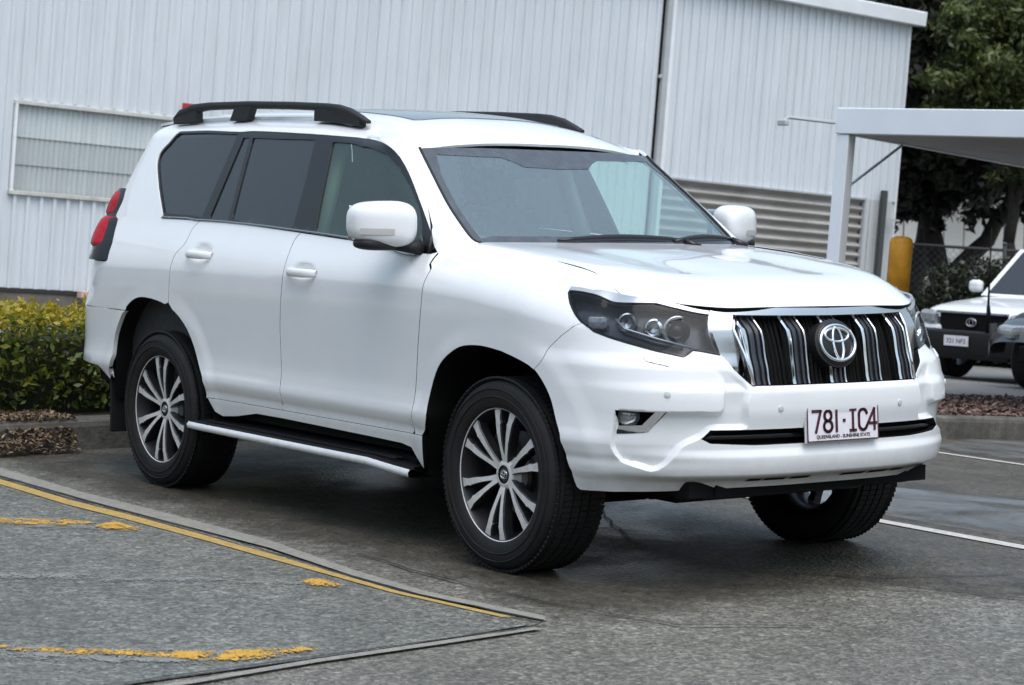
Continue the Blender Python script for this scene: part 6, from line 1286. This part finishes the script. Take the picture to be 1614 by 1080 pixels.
# ---------------------------------------------------------------- wheels
def make_wheel():
    w = empty('wheel', parent=SUV)
    # axle along Y, outside is -Y; tyre 265/55 R19
    prof = [(.252,-.10),(.259,-.115),(.270,-.124),(.290,-.131),(.318,-.133),(.340,-.129),(.354,-.119),(.363,-.108),(.368,-.095),(.3715,-.078)]
    pr_ = prof + [(.3722,-.060),(.3727,-.03),(.3727,0)] ; pr_ = pr_ + [(r, -a) for r, a in pr_[::-1][1:]]
    ty = MB().lathe(pr_, 96, 'Y')
    # tread blocks
    for k in range(100):
        a = 2*math.pi*k/100
        for (y, wd, sk) in ((-.102, .030, .05), (-.060, .036, .02), (-.018, .032, -.02), (.022, .032, .02), (.064, .036, -.02), (.104, .030, -.05)):
            for_r = .3700 if abs(y) > .09 else .3745
            rot = Matrix.Rotation(-a, 3, 'Y') @ Matrix.Rotation(sk*4, 3, 'X')
            c = Vector((for_r*math.cos(a), y, for_r*math.sin(a))); tilt_ = Matrix.Rotation((.55 if y < 0 else -.55), 3, 'Z') if abs(y) > .09 else Matrix.Identity(3)
            ty.box(c, (.008, wd, .0195), rot=Matrix.Rotation(-a, 3, 'Y') @ tilt_ @ Matrix.Rotation(sk*5, 3, 'X'))
    for rr in (.304, .334): ty.lathe([(rr-.003, -.1335), (rr, -.1362), (rr+.003, -.1335)], 96, 'Y')
    ty.build('tyre', M['rubber'], w, auto=35)
    rm = MB().lathe([(.2555,-.112),(.263,-.118),(.2665,-.1165),(.2665,-.108)], 96, 'Y', m=0)
    rm.lathe([(.2555,-.112),(.2515,-.104),(.246,-.080),(.230,-.05),(.222,.05),(.243,.10),(.258,.11)], 96, 'Y', m=1)
    rm.build('rim', [M['alloy'], M['alloy_dark']], w, auto=40)
    MB().lathe([(.0, .02), (.165, .02), (.165, .0), (.10, -.005), (.10, -.03), (.0, -.03)], 48, 'Y').build('brake_disc', M['disc'], w, auto=40)
    MB().box((-.10, -.02, .10), (.09, .07, .13), bev=.015, rot=Matrix.Rotation(R(45), 3, 'Y')).build('brake_caliper', M['disc'], w)
    # twelve spokes in six pairs: machined faces with a stepped flare, dark flanks
    half = [(.050, .0125), (.085, .0092), (.13, .0098), (.165, .0125), (.195, .0155), (.199, .0190), (.213, .0155), (.230, .0160), (.2565, .0210)]
    for k in range(12):
        p, q = divmod(k, 2)
        a = 2*math.pi*(p/6) + (R(11.5) if q else R(-11.5)) + R(84.5)
        ca, sa = math.cos(a), math.sin(a); sp = MB(); top = []; bot = []; lip = []
        yf = lambda r: -.088 - .022*math.sin(math.pi*min(1, (r-.05)/.30))
        sgn = 1 if q else -1
        for s in (1, -1):
            row = []
            for r, h in half:
                hh = h*s
                if s == sgn: hh = (h*.86)*s if not (.19 < r < .218) else .0105*s
                row.append((r, hh + sgn*(-.006)*(1-r/.25)))
            top.append(row)
        outl = top[0] + top[1][::-1]
        def w3(r, t, y): return (r*ca - t*sa, y, r*sa + t*ca)
        n = len(half)
        V = [w3(r, t, yf(r)) for r, t in outl] + [w3(r, t*1.0 + math.copysign(.004, t), yf(r)+.006) for r, t in outl] + [w3(r, t*1.25, yf(r)+.045) for r, t in outl]
        Fq = [(i, i+1, 2*n-2-i, 2*n-1-i) for i in range(n-1)]; sp.add(V[:2*n], Fq, 0)
        F2 = []
        for a_ in (0, 1):
            for i in range(2*n): F2.append((a_*2*n+i, a_*2*n+(i+1) % (2*n), (a_+1)*2*n+(i+1) % (2*n), (a_+1)*2*n+i))
        b = len(sp.V); sp.V += V; sp.F += [tuple(i+b for i in f) for f in F2]; sp.M += [1]*len(F2)
        o = sp.build('spoke', [M['alloy'], M['alloy_dark']], w)
    hb = MB().lathe([(.0, -.088), (.030, -.088), (.034, -.084), (.036, -.078)], 32, 'Y', m=1).lathe([(.036, -.090), (.046, -.090), (.056, -.084), (.062, -.070), (.075, -.058), (.078, -.02)], 32, 'Y', m=0)
    hb.build('hub_cap', [M['alloy'], M['alloy_dark']], w, auto=35)
    em = MB()
    for rx, rz, cz in ((.021, .017, 0), (.014, .007, .006), (.006, .015, 0)): em.tube([(rx*math.cos(t), -.0895, cz+rz*math.sin(t)) for t in np.linspace(0, 2*math.pi, 25)], .0016, 5, cap=False)
    em.build('hub_emblem', M['chrome'], w, True)
    for k in range(6):
        a = 2*math.pi*k/6 + R(24.5); MB().lathe([(.013, -.03), (.013, -.055), (.009, -.066), (.0, -.066)], 6, 'Y', (.068*math.cos(a), 0, .068*math.sin(a))).build('wheel_nut', M['satin_chrome'], w)
    return w
wh = make_wheel(); wh.location = (0, -.7925, .384)
def copy_tree(o, parent):
    c = o.copy(); C.objects.link(c); c.parent = parent
    for ch in list(o.children): copy_tree(ch, c)
    return c
for loc, rz in (((-2.79, -.7925, .384), 0.), ((0, .7925, .384), math.pi), ((-2.79, .7925, .384), math.pi)):
    c = copy_tree(wh, SUV); c.location = loc; c.rotation_euler = (0, R(-6) if rz == 0 else R(20), rz)
# ---------------------------------------------------------------- cabin
mb = MB(); hd = lambda x, y: roof_raw(x, y)*(1, .97, 1) + np.array([0, 0, -.05])
X, Y = np.meshgrid(np.linspace(-3.5, -1.06, 14), np.linspace(-.60, .60, 9), indexing='ij'); mb.grid(hd(X, Y)); mb.build('headlining', M['lining'], SUV, True)
pin = panel('pillar_trim', green_raw, [OUT['side_upper'][0]], (2.2, .5), .05, M['lining'], SUV, rim=0, offset=-.03); panel('pillar_trim', green_raw, [OUT['side_upper'][0]], (2.2, .5), .05, M['lining'], SUV, rim=0, offset=-.03, mirror=True)
mb = MB()
for sg in (-1, 1): mb.box((-1.9, sg*.80, .85), (2.7, .05, .74)); mb.box((-3.3, sg*.78, .9), (.5, .05, .7))
mb.box((-3.58, 0, .9), (.04, 1.5, .75)); mb.box((-2.0, 0, .50), (3.1, 1.5, .05)); mb.build('door_trim', M['dash'], SUV)
mb = MB()
for sg in (-1, 1):
    MB().tube([(-1.60, sg*.765, 1.2), (-1.66, sg*.60, 1.70)], .04, 6).build('centre_pillar', M['lining'], SUV, True); MB().tube([(-2.50, sg*.76, 1.25), (-2.44, sg*.60, 1.70)], .035, 6).build('rear_pillar', M['lining'], SUV, True)
mb = MB().box((-.72, 0, 1.02), (.42, 1.50, .30), bev=.07).box((-.56, 0, 1.16), (.34, 1.46, .05), bev=.02).box((-.83, -.37, 1.17), (.16, .40, .09), bev=.03); mb.build('dashboard', M['dash'], SUV)
swc = Vector((-1.02, -.37, 1.10)); rm_ = Matrix.Rotation(R(-64), 3, 'Y'); mb = MB()
mb.tube([swc + rm_ @ Vector((.19*math.cos(t), .19*math.sin(t), 0)) for t in np.linspace(0, 2*math.pi, 33)], .016, 8, cap=False)
for t in (R(0), R(90), R(180)): mb.tube([swc, swc + rm_ @ Vector((.18*math.sin(t), .18*math.cos(t), 0))], .018, 6)
mb.lathe([(0, .03), (.06, .025), (.07, 0), (.05, -.03), (0, -.03)], 16, 'Z', tuple(swc)); mb.build('steering_wheel', M['dash'], SUV, True)
def seat(x, y, w=.50):
    SE = empty('seat', parent=SUV)
    MB().box((x, y, .80), (.52, w, .18), bev=.06).build('seat_cushion', M['seat'], SE, True)
    MB().box((x-.33, y, 1.10), (.16, w, .62), bev=.06, rot=Matrix.Rotation(R(-16), 3, 'Y')).build('seat_back', M['seat'], SE, True)
    MB().box((x-.42, y, 1.50), (.11, .27, .19), bev=.045, rot=Matrix.Rotation(R(-10), 3, 'Y')).tube([(x-.40, y-.06, 1.36), (x-.41, y-.06, 1.45)], .007, 6).tube([(x-.40, y+.06, 1.36), (x-.41, y+.06, 1.45)], .007, 6).build('headrest', M['seat'], SE, True)
seat(-1.45, -.37); seat(-1.45, .37); seat(-2.35, -.40, .44); seat(-2.35, .40, .44); seat(-2.35, 0, .34)
MB().box((-1.085, 0, 1.575), (.02, .25, .075), bev=.01, rot=Matrix.Rotation(R(10), 3, 'Y')).tube([(-1.085, 0, 1.60), (-1.02, 0, 1.66)], .012, 6).build('rear_view_mirror', M['dash'], SUV, True)
MB().box((-1.01, .0, 1.625), (.10, .14, .05), bev=.015, rot=Matrix.Rotation(R(35), 3, 'Y')).build('camera_housing', M['dash'], SUV)
MB().box((-.985, .02, 1.618), (.03, .05, .02), bev=.008, rot=Matrix.Rotation(R(35), 3, 'Y')).build('rain_sensor', M['satin_chrome'], SUV)
